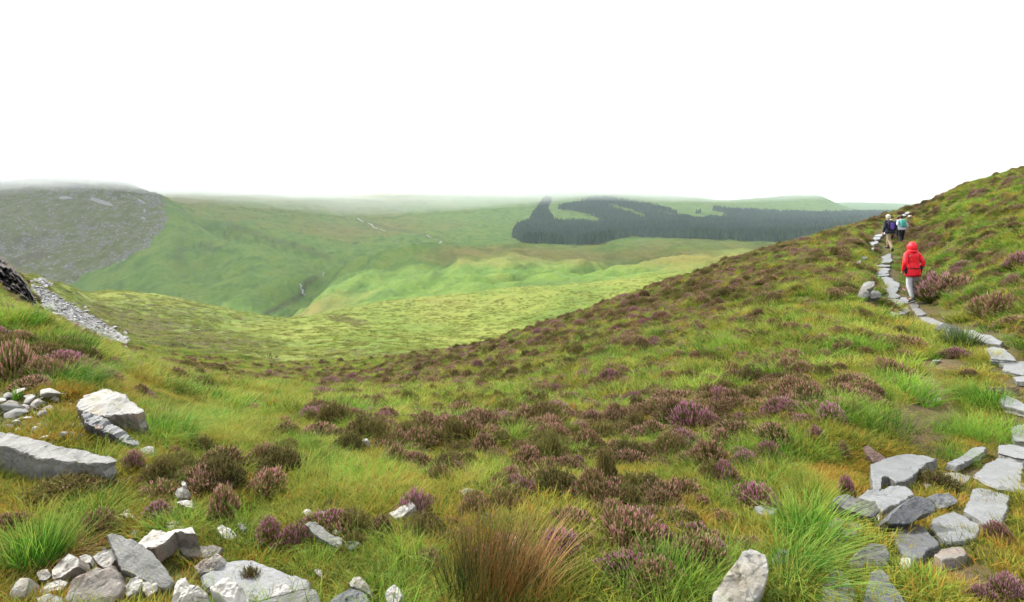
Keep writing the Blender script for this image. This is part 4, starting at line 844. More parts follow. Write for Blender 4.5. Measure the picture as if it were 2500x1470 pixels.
for i, (poly, lab, mt, th, h) in enumerate(PS):
    nrm = None
    if 'humped' in lab: nrm = (-0.1, -0.8, 1)
    if 'tilted' in lab: nrm = (0.15, -0.9, 1)
    if 'upright' in lab: nrm = (-0.1, -1.2, 1)
    if 'pointed' in lab: nrm = (-0.2, -1.0, 1)
    if 'Z4' and poly[0][1] < 620: nrm = (0.0, -0.10, 1)
    slab('path_slab' if 'slab' in lab else 'path_stone', poly, lab, 'slab' if 'slab' in lab else 'stone', mt, th, h, nrm, group=PG, rs=i, crown=0.0, rough=0.005 if 'stone' in lab else 0.003, side=S_GREY if mt is S_SLATE else None, jag=0.007)
slab('boulder', Z4((350,790),(375,750),(420,725),(475,722),(470,770),(430,795),(370,805)), 'pale rounded boulder left of the path below the hikers', 'boulder', S_LICHEN, 0.22, 0.30, (-0.3, -0.9, 1), crown=0.05)
slab('boulder', Z4((330,850),(345,810),(380,800),(420,805),(430,850),(380,870)), 'low boulder under the pale rounded one beside the path', 'boulder', S_GREY, 0.15, 0.22, (-0.2, -0.9, 1), crown=0.04)
slab('boulder', Z4((430,835),(460,800),(510,810),(535,840),(520,865),(450,868)), 'grey boulder between the low boulder and the path', 'boulder', S_GREY, 0.15, 0.24, (0.1, -0.9, 1), crown=0.04)
slab('rock', Z4((350,525),(370,512),(405,512),(415,525),(390,533)), 'flat grey rock in the grass left of the upper path', 'rock', S_GREY, 0.10, 0.20, (0, -0.5, 1))
slab('rock', Z4((325,560),(340,542),(360,545),(350,575),(330,580)), 'second grey rock in the grass left of the upper path', 'rock', S_GREY, 0.10, 0.18, (0, -0.6, 1))
slab('rock', Z4((280,592),(310,582),(345,584),(350,596),(300,602)), 'lowest grey rock in the grass left of the upper path', 'rock', S_GREY, 0.08, 0.14, (0, -0.4, 1))
slab('stone', Z7((1235,570),(1270,550),(1308,555),(1290,590),(1250,595)), 'white stone lying on the bare brown earth', 'stone', S_WHITE, 0.04, 0.05, (0, -0.4, 1))
slab('stone', Z7((1230,260),(1265,253),(1300,258),(1290,266),(1240,268)), 'thin pale stone at the top of the bare brown earth', 'stone', S_SLATE, 0.03, 0.05, (0, -0.3, 1))
slab('timber_edging', Z7((1680,478),(1925,472),(1935,540),(1930,545),(1800,528),(1690,505)), 'rusty brown board edging beside the path on the right', 'board', S_RED, 0.04, 0.10, (0, -2.5, 1), rough=0.002, jag=0.002)

# ---- small stones by the upper left heap
def small_stone(rs):
    g = np.random.default_rng(rs); bm = bmesh.new()
    for _ in range(14):
        d = g.normal(0, 1, 3); d /= np.linalg.norm(d); d *= g.uniform(0.75, 1.0); bm.verts.new((d[0] * 1.0, d[1] * 0.75, d[2] * 0.45))
    bmesh.ops.convex_hull(bm, input=bm.verts); 
    for v_ in [v_ for v_ in bm.verts if not v_.link_faces]: bm.verts.remove(v_)
    bmesh.ops.bevel(bm, geom=list(bm.edges), offset=0.05, segments=1, affect='EDGES')
    me = bpy.data.meshes.new('stone'); bm.to_mesh(me); bm.free(); return me
SM = [small_stone(i) for i in range(8)]
SMM = []
for i, me in enumerate(SM):
    for k, m_ in enumerate((S_WHITE, S_BROWN, S_GREY)):
        c = me.copy(); c.materials.clear(); c.materials.append(m_); SMM.append((c, k))
def stone_at(u, v, w, k, i, label, group, lift=0.25):
    p = hit(u, v); c = [m for m, kk in SMM if kk == k][i % 8]
    o = bpy.data.objects.new('stone', c); COL.objects.link(o); s = w * 0.5 * p.y / F
    o.location = (p.x, p.y, p.z + s * lift); o.scale = (s, s * random.uniform(.8, 1.2), s * random.uniform(.7, 1.3)); o.rotation_euler = (random.uniform(-.3, .3), random.uniform(-.3, .3), random.uniform(0, 6.28))
    KEEP_OUT.append([(p.x + s * math.cos(a) * .8, p.y + s * math.sin(a) * .8) for a in (0, 1.05, 2.1, 3.14, 4.2, 5.2)])
    return tag(o, label, 'stone', group)
HEAP = [(15,975,22,0,'white stone at the left edge above the stacked stones'),(45,965,26,0,'cream stone behind the stacked stones'),(72,975,20,0,'peach stone behind the heap of small stones'),
 (20,1000,40,1,'flat rusty stone, upper of the stacked stones'),(22,1012,50,2,'dark flat stone in the middle of the stacked stones'),(40,1025,48,2,'grey flat stone at the bottom of the stacked stones'),
 (75,988,30,0,'white stone right of the stacked stones'),(95,995,32,0,'pinkish stone right of the stacked stones'),(72,1008,26,1,'orange stained upright stone by the heap'),(122,980,50,0,'large white stone with a dark hollow at the right of the heap'),
 (52,952,24,0,'pale stone at the back of the heap beside the grass spikes'),(118,1008,27,0,'white stone alone right of the heap'),(98,1022,30,1,'tan leaning stone right of the heap'),(70,1028,22,0,'round cream stone below the heap'),
 (40,1042,26,0,'egg shaped white stone in front of the heap'),(16,1053,28,2,'grey stone just above the long slate block'),(90,1058,24,0,'cream shard above the long slate block'),(107,1050,14,2,'small grey stone above the long slate block'),
 (108,1075,24,0,'half round white stone touching the long slate block'),(153,1068,26,0,'white triangular stone above the long slate block'),(174,1062,16,0,'small white stone right of the triangular one'),(170,1048,34,0,'thin pale stone in yellow moss'),
 (187,1005,16,1,'tan stone at the left foot of the pale boulder'),(5,1080,22,0,'cream stone on the end of the long slate block'),(205,1035,40,0,'bright white stone left of the dark slate'),
 (60,1000,18,0,'small white stone in the middle of the heap'),(5,985,20,0,'cream stone cut by the left edge'),(35,915,40,0,'white stone in dark heather above the heap'),
 (345,1287,16,0,'white pebble left of the long white rock'),(330,1305,20,0,'cream pebble behind the leaning slab'),(308,1258,24,0,'tan pebble in grass above the lower pile'),(365,1290,12,0,'tiny white pebble behind the long white rock'),
 (165,1312,26,0,'pale stone under the spiky left tussock'),(50,1383,22,1,'tan stone under the spiky left tussock'),(103,1300+75,20,1,'brown stone between tussock and white stone'),(455,1365,24,0,'white pebble below the half buried slab'),
 (540,1290,20,2,'grey pebble under the dusky heather'),(690,1240,12,0,'white pebble in grass above the purple heather'),(1060,1268,12,0,'tiny white pebble left of the rush clump'),(1187,1237,10,0,'cream pebble behind the rush clump'),
 (1135,1208,14,0,'white pebble by the mossy flat stone'),(893,1078,16,0,'pale pebble beside the lone stone in the hollow'),(1063,1100,8,0,'tiny white stone in the middle of the slope'),(570,957,12,0,'tiny white stone in brown heather left of the hollow'),
 (567,1095,10,0,'tiny pale stone in the grass below the boulder'),(300,1440,30,0,'cream stone under the brown grey slab'),(30,1440,20,0,'pale stone in the lower left corner'),(2150,1440,14,0,'white pebble beside the slate wedge'),(2100,1300,10,0,'pebble beside the mossy slab'),
 (780,1420,22,0,'white stone right of the straight edged block'),(850,1400,16,0,'cream pebble by the streaked slate block'),(640,1240,14,0,'pebble hidden in the grass above the big heather')]
for i, (u_, v_, w_, k_, lab) in enumerate(HEAP): stone_at(u_, v_, w_ * (1.45 if u_ < 150 and 940 < v_ < 1060 else 1.15), k_, i, lab, 'small stones scattered on the ground', 0.5)

for i in range(110):
    a = random.random()
    if a < 0.42: u_, v_ = random.uniform(-5, 200), random.uniform(968, 1088)
    elif a < 0.85: u_, v_ = random.uniform(10, 520), random.uniform(1290, 1465)
    else: u_, v_ = random.uniform(380, 900), random.uniform(1150, 1460)
    k_ = random.choice((0, 0, 0, 1, 1, 2)); w_ = random.uniform(12, 30)
    if a >= 0.85: w_ *= 0.6
    stone_at(u_, v_, w_, k_, i, {0: 'small white rubble stone', 1: 'small tan rubble stone', 2: 'small grey rubble stone'}[k_] + (' by the heap at the upper left' if a < 0.42 else (' around the lower left rock pile' if a < 0.85 else ' scattered in the grass at the lower left')), {0: 'white rubble', 1: 'tan rubble', 2: 'grey rubble'}[k_] + (' by the heap' if a < 0.42 else (' by the pile' if a < 0.85 else ' in the grass')), 0.3)
SCREE_A = [(66,700),(100,704),(155,738),(222,776),(272,804),(312,834),(300,842),(240,832),(190,812),(140,776),(90,738)]
KEEP_OUT.append([(p.x, p.y) for p in (hit(a, b, 26, 300) for a, b in SCREE_A)])

for c_, r_ in ((PEAT, 0.2), (hit(2290, 1345), 0.10), (DIRT[0], 0.5), (DIRT[1], 0.35), (DIRT[2], 0.3)): KEEP_OUT.append([(c_.x + r_ * (1 + 0.3 * math.sin(3 * t_)) * math.cos(t_), c_.y + r_ * math.sin(t_)) for t_ in [k * 0.52 for k in range(12)]])

for pl_ in ([(-60,958),(60,948),(135,966),(152,1000),(112,1036),(10,1064),(-60,1064)], [(70,1330),(150,1345),(280,1290),(400,1300),(500,1390),(500,1475),(20,1475),(20,1400)]):
    KEEP_OUT.append([(p.x, p.y) for p in (hit(a, b) for a, b in pl_)])
# ------------------------------------------------------------------ individual tufts (placed by the clump's foot in the photograph)
def tuft(name, u, v, part_args, mat, label, cat='grass tuft', group=None, scale=1.0, wind=(0, 0)):
    p = hit(u, v); parts = [blades(*a[:4], **a[4]) for a in part_args]
    o = link(name, plant_mesh(name, join(parts)), mat); o.location = (p.x, p.y, p.z - 0.01); o.scale = (scale,) * 3
    return tag(o, label, cat, group)
GT = 'tufts of long grass'
o = tuft('rush_clump', 1190, 1462, [(780, 0.19, (0.38, 0.60), 0.0036, dict(lean=0.48, arch=0.06, seg=3, rs=41, wind=(0.10, 0)))], M_RUSH, 'tall clump of rust brown and dark green rushes at the bottom centre', 'rush clump')
me = o.data; V = np.zeros(len(me.vertices) * 3, np.float32); me.vertices.foreach_get('co', V); V = V.reshape(-1, 3)
rv = np.zeros(len(V), np.float32); me.attributes['rnd'].data.foreach_get('value', rv)
me.attributes['rnd'].data.foreach_set('value', np.clip(rv * 0.9 + np.repeat(V[::8, 0], 8) * 2.6 - 0.05, -0.2, 1.4).astype(np.float32))
tuft('straw_bent_stems', 1290, 1440, [(120, 0.12, (0.36, 0.54), 0.0034, dict(lean=0.5, arch=0.12, seg=3, rs=42, wind=(0.42, 0)))], mat_leaf('orange_stems', [(0.3, (0.30, 0.14, 0.045)), (0.7, (0.46, 0.26, 0.09))], (0.5, 0.36, 0.17), 0.2, 3.0), 'orange straw stems leaning right out of the rush clump', 'dead stems')
tuft('grass_tussock', 1975, 1330, [(520, 0.16, (0.28, 0.46), 0.0050, dict(lean=0.45, arch=0.55, seg=4, rs=43, wind=(0.1, -0.05)))], M_LUSH, 'tall arching bright green tussock left of the paving', 'grass tussock')
tuft('grass_tussock', 1940, 1420, [(420, 0.16, (0.22, 0.38), 0.0048, dict(lean=0.6, arch=0.7, seg=4, rs=44, wind=(0.35, -0.1)))], M_LUSH, 'green tussock drooping right over the wet dark slab', 'grass tussock')
tuft('grass_tussock', 1985, 1235, [(380, 0.14, (0.22, 0.34), 0.0040, dict(lean=0.3, arch=0.3, seg=4, rs=45))], M_GRASS, 'pale tipped tussock behind the tall arching tussock', 'grass tussock')
tuft('grass_tussock', 1630, 1430, [(460, 0.20, (0.16, 0.30), 0.0042, dict(lean=0.5, arch=0.3, seg=3, rs=46))], M_LUSH, 'fine bright green tuft right of the rush clump', 'grass tuft')
tuft('grass_tussock', 1745, 1400, [(420, 0.22, (0.15, 0.27), 0.0042, dict(lean=0.45, arch=0.35, seg=3, rs=47))], M_LUSH, 'bright green tuft behind the lichen speckled boulder', 'grass tuft')
tuft('grass_tussock', 85, 1372, [(420, 0.11, (0.25, 0.42), 0.0045, dict(lean=0.45, arch=0.20, seg=4, rs=48))], M_LUSH, 'spiky dark green tussock at the lower left', 'grass tussock')
tuft('dead_grass_tuft', 140, 1360, [(300, 0.12, (0.14, 0.24), 0.003, dict(lean=0.9, arch=0.9, seg=4, rs=49))], mat_leaf('dead_grass', [(0.3, (0.22, 0.11, 0.04)), (0.7, (0.42, 0.27, 0.10))], (0.5, 0.38, 0.17), 0.3, 3.0), 'orange dead grass curling beside the spiky left tussock', 'dead grass')
tuft('grass_tussock', 400, 1068, [(420, 0.25, (0.25, 0.42), 0.005, dict(lean=0.6, arch=0.6, seg=4, rs=50, wind=(0.25, 0)))], M_LUSH, 'lush green tuft right of the pale boulder', 'grass tuft')
tuft('grass_tussock', 345, 1065, [(260, 0.14, (0.2, 0.38), 0.005, dict(lean=0.4, arch=0.4, seg=4, rs=51))], M_LUSH, 'green tuft growing against the dark side of the pale boulder', 'grass tuft')
tuft('grass_tussock', 160, 945, [(520, 0.32, (0.28, 0.46), 0.006, dict(lean=0.5, arch=0.6, seg=4, rs=52, wind=(0.2, 0)))], M_LUSH, 'long green grass tuft behind the heap of small stones', 'grass tuft')
tuft('grass_tussock', 35, 975, [(60, 0.04, (0.12, 0.2), 0.006, dict(lean=0.3, arch=0.1, seg=3, rs=53))], M_LUSH, 'little green spikes beside the heap of small stones', 'grass tuft')
tuft('grass_tussock', 130, 1030, [(160, 0.10, (0.06, 0.12), 0.004, dict(lean=0.6, arch=0.3, seg=3, rs=54))], M_LUSH, 'dark green cushion of grass between the small stones', 'grass tuft')
tuft('rush_tuft', 2345, 848, [(420, 0.22, (0.35, 0.62), 0.010, dict(lean=0.5, arch=0.25, seg=3, rs=55))], mat_leaf('dark_rush', [(0.3, (0.03, 0.07, 0.015)), (0.7, (0.08, 0.15, 0.03))], (0.2, 0.25, 0.08), 0.2, 3.0), 'dark green rush tuft in front of the upright grey slab', 'rush tuft')
for i, (u, v, n, r_, h0, h1, lab) in enumerate([
   (2395,985,420,0.26,0.25,0.45,'arching pale grass tussock over the brown board edging'),
   (2400,1065,520,0.32,0.22,0.42,'large lush tussock on the right below the board edging'),
   (2480,1060,380,0.26,0.22,0.40,'long grass against the right edge above the paving'),
   (2340,1060,320,0.22,0.18,0.34,'drooping tussock right of the bare brown earth'),
   (2215,970,420,0.34,0.30,0.52,'large lush tussock left of the bare brown earth'),
   (2150,1040,420,0.30,0.25,0.42,'spreading green tussock above the white cracked slab'),
   (2040,1030,380,0.30,0.25,0.45,'tall dark green grass beside the pink heather column'),
   (1945,1105,420,0.28,0.2,0.36,'dark arching tussock left of the rusty brown stone'),
   (2410,880,300,0.18,0.22,0.36,'small upright tuft beside the pale slab at the bend'),
   (2330,1120,220,0.14,0.10,0.22,'short green tuft between the cracked slab and the narrow slab'),
   (2185,1190,200,0.10,0.08,0.16,'dark green tuft growing under the cracked slab'),
   (2125,1290,200,0.10,0.08,0.17,'green tuft between the mossy slab and the dark blue slate'),
   (2260,1440,320,0.12,0.10,0.20,'dark fine grass tuft at the bottom right of the path'),
   (2195,1400,260,0.10,0.06,0.12,'soft green cushion beside the slate wedge'),
   (2100,1090,260,0.16,0.14,0.26,'green tuft behind the rusty brown stone'),
   (2340,735,320,0.30,0.30,0.5,'lush green tuft right of the red jacketed hiker'),
   (2400,720,320,0.35,0.30,0.5,'long pale green grass right of the lush tuft by the hiker'),
   (2250,810,300,0.25,0.2,0.4,'bright green tuft below the wet path slabs'),
   (2110,850,380,0.35,0.3,0.5,'bright green grass patch left of the loose pale slab'),
   (1780,860,520,0.60,0.35,0.6,'wide lime green grass patch in the middle of the heather'),
   (1720,925,380,0.30,0.3,0.5,'emerald green tuft surrounded by brown heather'),
   (830,1010,360,0.35,0.25,0.45,'green tuft in the hollow right of the lone pale stone'),
   (900,1185,380,0.20,0.18,0.34,'wind swept pale green tuft above the white rock'),
   (560,1330,380,0.14,0.10,0.22,'fresh green tuft between long white rock and big heather'),
   (640,1370,380,0.18,0.10,0.20,'fresh green turf tuft above the broad flat slab'),
   (430,1300,300,0.14,0.12,0.22,'green tuft right of the long white rock'),
   (180,1240,300,0.16,0.12,0.2,'grass tuft in the dark heather below the long slate block'),
   (760,1400,300,0.12,0.08,0.16,'yellow green tuft right of the broad flat slab'),
   (30,790,420,0.4,0.3,0.55,'bright green grass hummock on the left skyline'),
   (130,855,420,0.5,0.3,0.5,'yellow green hummock above the heap of small stones')]):
    tuft('grass_tussock', u, v, [(n, r_, (h0, h1), 0.0042 if v > 1000 else 0.0075, dict(lean=0.5, arch=0.5, seg=4, rs=60 + i, wind=((i % 5 - 2) * 0.08, 0)))], (M_LUSH, M_LUSH, M_GRASS)[i % 3], lab, 'grass tuft', GT)

# ------------------------------------------------------------------ heather
HV = []   # variants: (foliage mesh, flower mesh, kind) kind 0 purple, 1 faded, 2 brown
for i in range(9):
    kd = (0, 1, 2, 1, 0, 1, 2, 1, 1)[i]
    fol, fl = heather(430, 0.25, (0.26, 0.2, 0.3, 0.24, 0.2, 0.18, 0.22, 0.28, 0.16)[i], 100 + i, (0.85, 0.7, 0.0, 0.6, 0.6, 0.8, 0.06, 0.5, 0.45)[i])
    fm = plant_mesh('heather_foliage', fol, False); fm.materials.append(M_HEATH)
    bm_ = plant_mesh('heather_blossom', fl, False) if fl else None
    if bm_: bm_.materials.append(M_PINK if kd == 0 else M_DUSTY)
    HV.append((fm, bm_, kd, fol, fl))
def hv_joined(i):
    fm, bm_, kd, fol, fl = HV[i]
    if fl is None: return (plant_mesh('hv', fol, False), [M_HEATH])
    me = plant_mesh('hv', join([fol, fl]), False); mi = np.zeros(len(me.polygons), np.int32); mi[len(fol[1]):] = 1
    me.materials.append(M_HEATH); me.materials.append(M_HEATH); me.polygons.foreach_set('material_index', mi)
    return (me, [M_HEATH, M_PINK if kd == 0 else M_DUSTY])
hv_meshes = []
for i in range(9):
    me, mats = hv_joined(i); hv_meshes.append((me, mats))
def source2(name, mm):
    c = bpy.data.collections.new(name)
    for i, (me, mats) in enumerate(mm):
        idx = np.zeros(len(me.polygons), np.int32); me.polygons.foreach_get('material_index', idx)
        me.materials.clear()
        for m in mats: me.materials.append(m)
        me.polygons.foreach_set('material_index', idx)
        c.objects.link(bpy.data.objects.new('%s_%02d' % (name, i), me))
    return c
C_HEATH = source2('heather_source', hv_meshes)
def heath_density(u, v, y):
    d = 0.46 + 0 * u
    d = d + 0.66 * sstep(880, 1120, u) * sstep(1900, 1650, u) * sstep(1150, 1000, v)
    d = d + 0.30 * sstep(1600, 1800, u) * sstep(2100, 2000, u) * sstep(700, 850, v) * sstep(1150, 1050, v)
    d = d + 0.16 * sstep(380, 500, u) * sstep(1000, 800, u) * sstep(1080, 1000, v)
    d = d - 0.30 * sstep(26, 42, y) * sstep(1150, 900, u)
    d = np.where((u < 330) & (v < 960), 0.50, d); d = np.where((u < 330) & (v > 960), 0.05, d)
    d = np.where((u > 2180) & (v < 800), 0.58, d); d = np.where((u > 2300) & (v < 620), 0.38, d)
    d = np.where((u > 1950) & (u < 2330) & (v > 600) & (v < 1050), 0.42, d)
    d = np.where((u > 1900) & (v > 1050), 0.06, d)
    d = np.where((v > 1150) & (u > 330) & (u < 1900), 0.37, d)
    d = np.where((v > 1150) & (u > 250) & (u < 1000), 0.20 - 0.08 * sstep(900, 700, u), d)
    d = np.where((v > 930) & (v <= 1150) & (u > 250) & (u < 760), 0.24, d)
    return d
g = np.random.default_rng(77)
x, y = sample_view(52000, 2.8, 50, g, 1.6)
z = height(x, y); u = U0 + F * x / y; v = rowof(x, y, z)
nz = fbm(x, y, 0.9, 2, 31) * 0.45 + 0.30 * fbm(x, y, 5, 2, 32) + g.normal(0, 0.22, len(x))
dens = heath_density(u, v, y)
ok = (nz * 0.9 + 0.10 > (0.5 - dens) * 1.6) & (g.uniform(0, 1, len(x)) < np.where(y < 7, 0.75, 0.55)) & (path_dist(x, y) > 0.55) & free(x, y) & visible(x, y, z, 0.3) & (seg_d(x, y, [(p.x, p.y) for p in DIRT]) > 0.35)
x, y, z, u, v = x[ok], y[ok], z[ok], u[ok], v[ok]
s = g.uniform(0.36, 0.95, len(x)) * g.uniform(0.8, 1.1, len(x)) * (1 + 0.35 * sstep(10, 25, y)) * np.where(y < 6, 0.75, 1.0)
kind_r = g.uniform(0, 1, len(x)) + 0.35 * fbm(x, y, 3.0, 2, 33)
kind = np.where(kind_r < 0.10, 0, np.where(kind_r < 0.78, 1, 2))
opts = {0: [0, 4], 1: [1, 3, 5, 7, 8], 2: [2, 6]}
idx = np.array([opts[int(k)][int(g.integers(0, len(opts[int(k)])))] for k in kind])
rot = tilt_rot(x, y, 0.6, g)
scl = np.stack([s * g.uniform(0.85, 1.3, len(x)), s * g.uniform(0.85, 1.2, len(x)), s * g.uniform(0.75, 1.2, len(x)) * np.where(y < 7, 1.15, 1.0)], 1)
show = s / y * ((u > -40) & (u < 2540) & (v < 1500))
order = np.argsort(-show); big, rest = order[:262], order[262:]
print('heather', len(x))
def place_heather(x, y, z, i, rot, scl, label, group, cat='heather'):
    fm, bm_, kd, _, _ = HV[i]
    o = bpy.data.objects.new('heather_bush', fm); COL.objects.link(o); o.location = (x, y, z - 0.01); o.rotation_euler = rot; o.scale = scl
    if bm_:
        b = bpy.data.objects.new('blossom', bm_); COL.objects.link(b); b.parent = o
    return tag(o, label, cat, group)
def zone(u, v):
    if v < 800 and u > 2180: return 'on the bank right of the hikers'
    if u < 340: return 'on the left bank' if v < 1100 else 'at the lower left'
    if v > 1330: return 'along the bottom edge'
    if u > 2180: return 'beside the paved path at the right'
    if u > 1700: return 'on the slope left of the path' if v < 1000 else 'below the path on the right'
    if v < 1000: return 'on the upper middle of the slope'
    return {0: 'in the grass above the loose rocks', 1: 'in the grass left of the rush clump', 2: 'on the slope behind the rush clump', 3: 'in the grass right of the rush clump'}[min(3, int((u - 340) // 380))]
NEARH = [(float(x[k]), float(y[k]), 0.16 * float(s[k])) for k in np.where(y < 9)[0]]
KN = {0: 'purple flowering', 1: 'dusty pink faded', 2: 'dark brown flowerless'}
for k in big:
    lab = '%s%s heather bush %s' % ('large ' if s[k] > 1.25 else ('small ' if s[k] < 0.85 else ''), KN[HV[idx[k]][2]], zone(u[k], v[k]))
    place_heather(float(x[k]), float(y[k]), float(z[k]), int(idx[k]), [float(a) for a in rot[k]], [float(a) for a in scl[k]], lab, lab.replace('bush', 'bushes'))
scatter('heather_scrub', np.stack([x[rest], y[rest], z[rest] - 0.01], 1), rot[rest], scl[rest], idx[rest], C_HEATH, 'dense brown and pink heather covering the slope')
# heather one can point at: column, row of the foot, width in pixels, kind
for (u_, v_, w_, i_, zs, lab) in [
   (655,1325,70,0,1.0,'left half of the big purple heather mound below the dusky bush'),(715,1335,72,4,1.1,'right half of the big purple heather mound near the green grey slab'),
   (545,1265,80,3,1.2,'dusky pink heather bush between white stones and purple mound'),(500,1195,80,1,1.1,'dark pink heather bush above the pebble topped stone'),
   (325,1150,44,0,1.3,'bright purple heather at the right end of the long slate block'),(345,1185,30,4,1.0,'small purple heather just below the bright one by the slate block'),
   (385,1265,60,0,0.8,'pink heather beside the small white triangular stone'),(425,1115,38,1,1.0,'pink heather in grass right of the small pale grey stone'),
   (1010,1265,70,0,1.1,'pink heather against the white rock left of the rushes'),(1045,1240,40,1,1.3,'dark stemmed pink heather left of the rush clump'),
   (1300,1215,50,0,0.9,'pink heather below the flat pale grey stone'),(1410,1145,36,0,1.1,'round bright purple heather on the open slope'),
   (1375,1185,26,0,1.2,'small vivid purple heather left of the dark brown mound'),(1480,1185,60,2,1.5,'dark brown round heather mound in the slope grass'),
   (1770,1190,60,0,1.2,'airy pink heather above the cream stone'),(1990,1075,40,0,1.0,'pink topped heather cushion in dark grass right of centre'),
   (2060,1120,24,1,2.6,'narrow pink heather column left of the rusty brown stone'),(2065,1215,44,0,1.4,'dark red purple heather leaning behind the humped stone'),
   (2435,1325,50,0,1.2,'pink heather sprig beside the rounded pale slab'),(2400,1470,60,4,1.0,'pink heather in the lower right corner'),(2460,1455,70,0,0.9,'pale pink heather on the bottom edge right corner'),
   (2290,1185,80,6,0.6,'brown green heather mat between the pale slabs'),(610,1430,52,6,1.3,'dark spiky plant growing on the broad flat slab'),
   (2240,985,28,0,1.0,'little pink heather beside the bare brown earth'),(2210,850,80,1,0.8,'pink and brown heather hedge left of the upright slab'),
   (2290,735,110,0,1.0,'purple heather mound beside the red jacketed hiker'),(2330,720,100,1,1.0,'dusty heather mound right of the red jacketed hiker'),
   (2440,780,120,1,1.1,'large dusty pink heather mound above the path bend'),(2490,660,60,0,1.2,'vivid purple heather at the right edge of the bank'),
   (2475,700,50,4,1.2,'purple heather below the vivid one at the right edge'),(160,1205,150,6,0.40,'dark green heather mat in front of the long slate block'),
   (225,1200,80,3,0.45,'flowering heather mat in front of the slate block end'),(30,930,110,1,1.2,'pink brown heather mound at the left edge'),(10,900,80,2,1.6,'dark heather mound cut by the left edge'),
   (100,925,80,1,0.9,'dusty heather mound behind the heap of small stones'),(1120,1020,70,1,1.1,'dark pink heather dome in the middle of the slope'),(1490,935,50,0,1.1,'bright pink heather in the brown heather band')]:
    p = hit(u_, v_); sc = w_ * p.y / F / 0.5
    KEEP_OUT.append([(p.x + 0.24 * sc * math.cos(a), p.y + 0.24 * sc * math.sin(a)) for a in (0, .8, 1.57, 2.4, 3.14, 3.9, 4.7, 5.5)])
    hz = 1.9 if p.y < 6 else 1.3
    place_heather(p.x, p.y, p.z, i_, (0, 0, random.uniform(0, 6)), (sc * 1.15, sc * 1.15, sc * zs * hz), lab, None)
    # nothing else

# ------------------------------------------------------------------ grass
C_TURF = source('turf_source', [(plant_mesh('t', blades(130, 0.16, (0.03, 0.09), 0.0042, lean=0.7, arch=0.4, seg=2, rs=i)), [M_MOSS]) for i in range(4)])
C_GRASS = source('grass_source', [(plant_mesh('g', blades(80, 0.10 + 0.03 * (i % 3), (0.10 + 0.02 * (i % 2), 0.26 + 0.03 * (i % 3)), 0.0042, lean=0.55, arch=0.6, seg=3, rs=10 + i, wind=(0.15, 0))), [(M_GRASS, M_GRASS, M_LUSH)[i % 3]]) for i in range(6)])
C_FAR = source('tuft_source', [(plant_mesh('f', blades(110, 0.30, (0.12, 0.40), 0.013, lean=0.5, arch=0.6, seg=2, rs=20 + i)), [(M_GRASS, M_GRASS, M_LUSH, M_MOSS)[i % 4]]) for i in range(8)])
C_MEAD = source('meadow_source', [(plant_mesh('m', blades(80, 0.55, (0.15, 0.5), 0.035, lean=0.6, arch=0.6, seg=2, rs=30 + i)), [M_TUFT if i < 3 else M_HEATH]) for i in range(5)])
bare = [(p.x, p.y) for p in DIRT]
def lay(name, n, y0, y1, power, coll, nv, s0, s1, seed, label, thr=-9, prob=None, zs=(0.8, 1.2), wide=1.12):
    g = np.random.default_rng(seed); x, y = sample_view(n, y0, y1, g, power, wide); z = height(x, y)
    ok = free(x, y) & visible(x, y, z, 0.35)
    pd = path_dist(x, y); bd = seg_d(x, y, bare); u = U0 + F * x / y; v = rowof(x, y, z)
    pk = sstep(0.25, 0.8, pd) * sstep(0.15, 0.5, bd); pk = np.where(y < 4.6, np.maximum(pk, 0.55), pk)
    ok &= g.uniform(0, 1, n) < np.maximum(pk, 0.06) * (prob(x, y, u, v) if prob else 1)
    nb = NEARH
    if len(nb) and y0 < 10:
        for (hx, hy, hr) in nb: ok &= (x - hx) ** 2 + (y - hy) ** 2 > hr * hr
    ok &= (u > -250 - (wide - 1.12) * 1500) & (u < 2750 + (wide - 1.12) * 2500) & (v < 1700)
    ok &= ~((y > 15.4) & (y < 16.6) & (np.abs(x - 11.5) < 0.35))
    x, y, z = x[ok], y[ok], z[ok]; m = len(x); s = g.uniform(s0, s1, m) * (1 + 0.35 * fbm(x, y, 1.3, 2, seed))
    print(name, m)
    return scatter(name, np.stack([x, y, z], 1), tilt_rot(x, y, 0.5, g), np.stack([s, s, s * g.uniform(*zs, m)], 1), g.integers(0, nv, m), coll, label)
lay('moss_turf', 26000, 2.1, 9, 1.5, C_TURF, 4, 0.8, 1.5, 1, 'short moss and fine turf of the near ground', wide=1.5)
lay('hill_grass', 14500, 2.2, 11, 1.5, C_GRASS, 6, 0.45, 1.0, 2, 'green and straw grass covering the near ground', prob=lambda x, y, u, v: np.where((u < 330) & (v > 950) & (v < 1120), 0.12, np.where((u > 2000) & (v > 1080), 0.05, 1.0)) * np.clip(0.62 + 1.1 * fbm(x, y, 0.8, 2, 41), 0.06, 1), wide=1.5)
lay('slope_grass', 52000, 8, 54, 1.35, C_FAR, 8, 0.5, 1.05, 3, 'tufted grass covering the hillside', prob=lambda x, y, u, v: np.clip(0.8 + 0.5 * fbm(x, y, 2, 2, 42), 0.3, 1), wide=1.25)
lay('meadow_tufts', 60000, 48, 300, 1.2, C_MEAD, 3, 0.6, 1.3, 4, 'low tufts of yellow green moor grass on the meadow', prob=lambda x, y, u, v: np.clip(0.55 + 0.9 * fbm(x, y, 9, 2, 43) - 0.35 * sstep(1000, 400, u) * sstep(700, 850, v), 0.08, 1), zs=(0.4, 0.8))
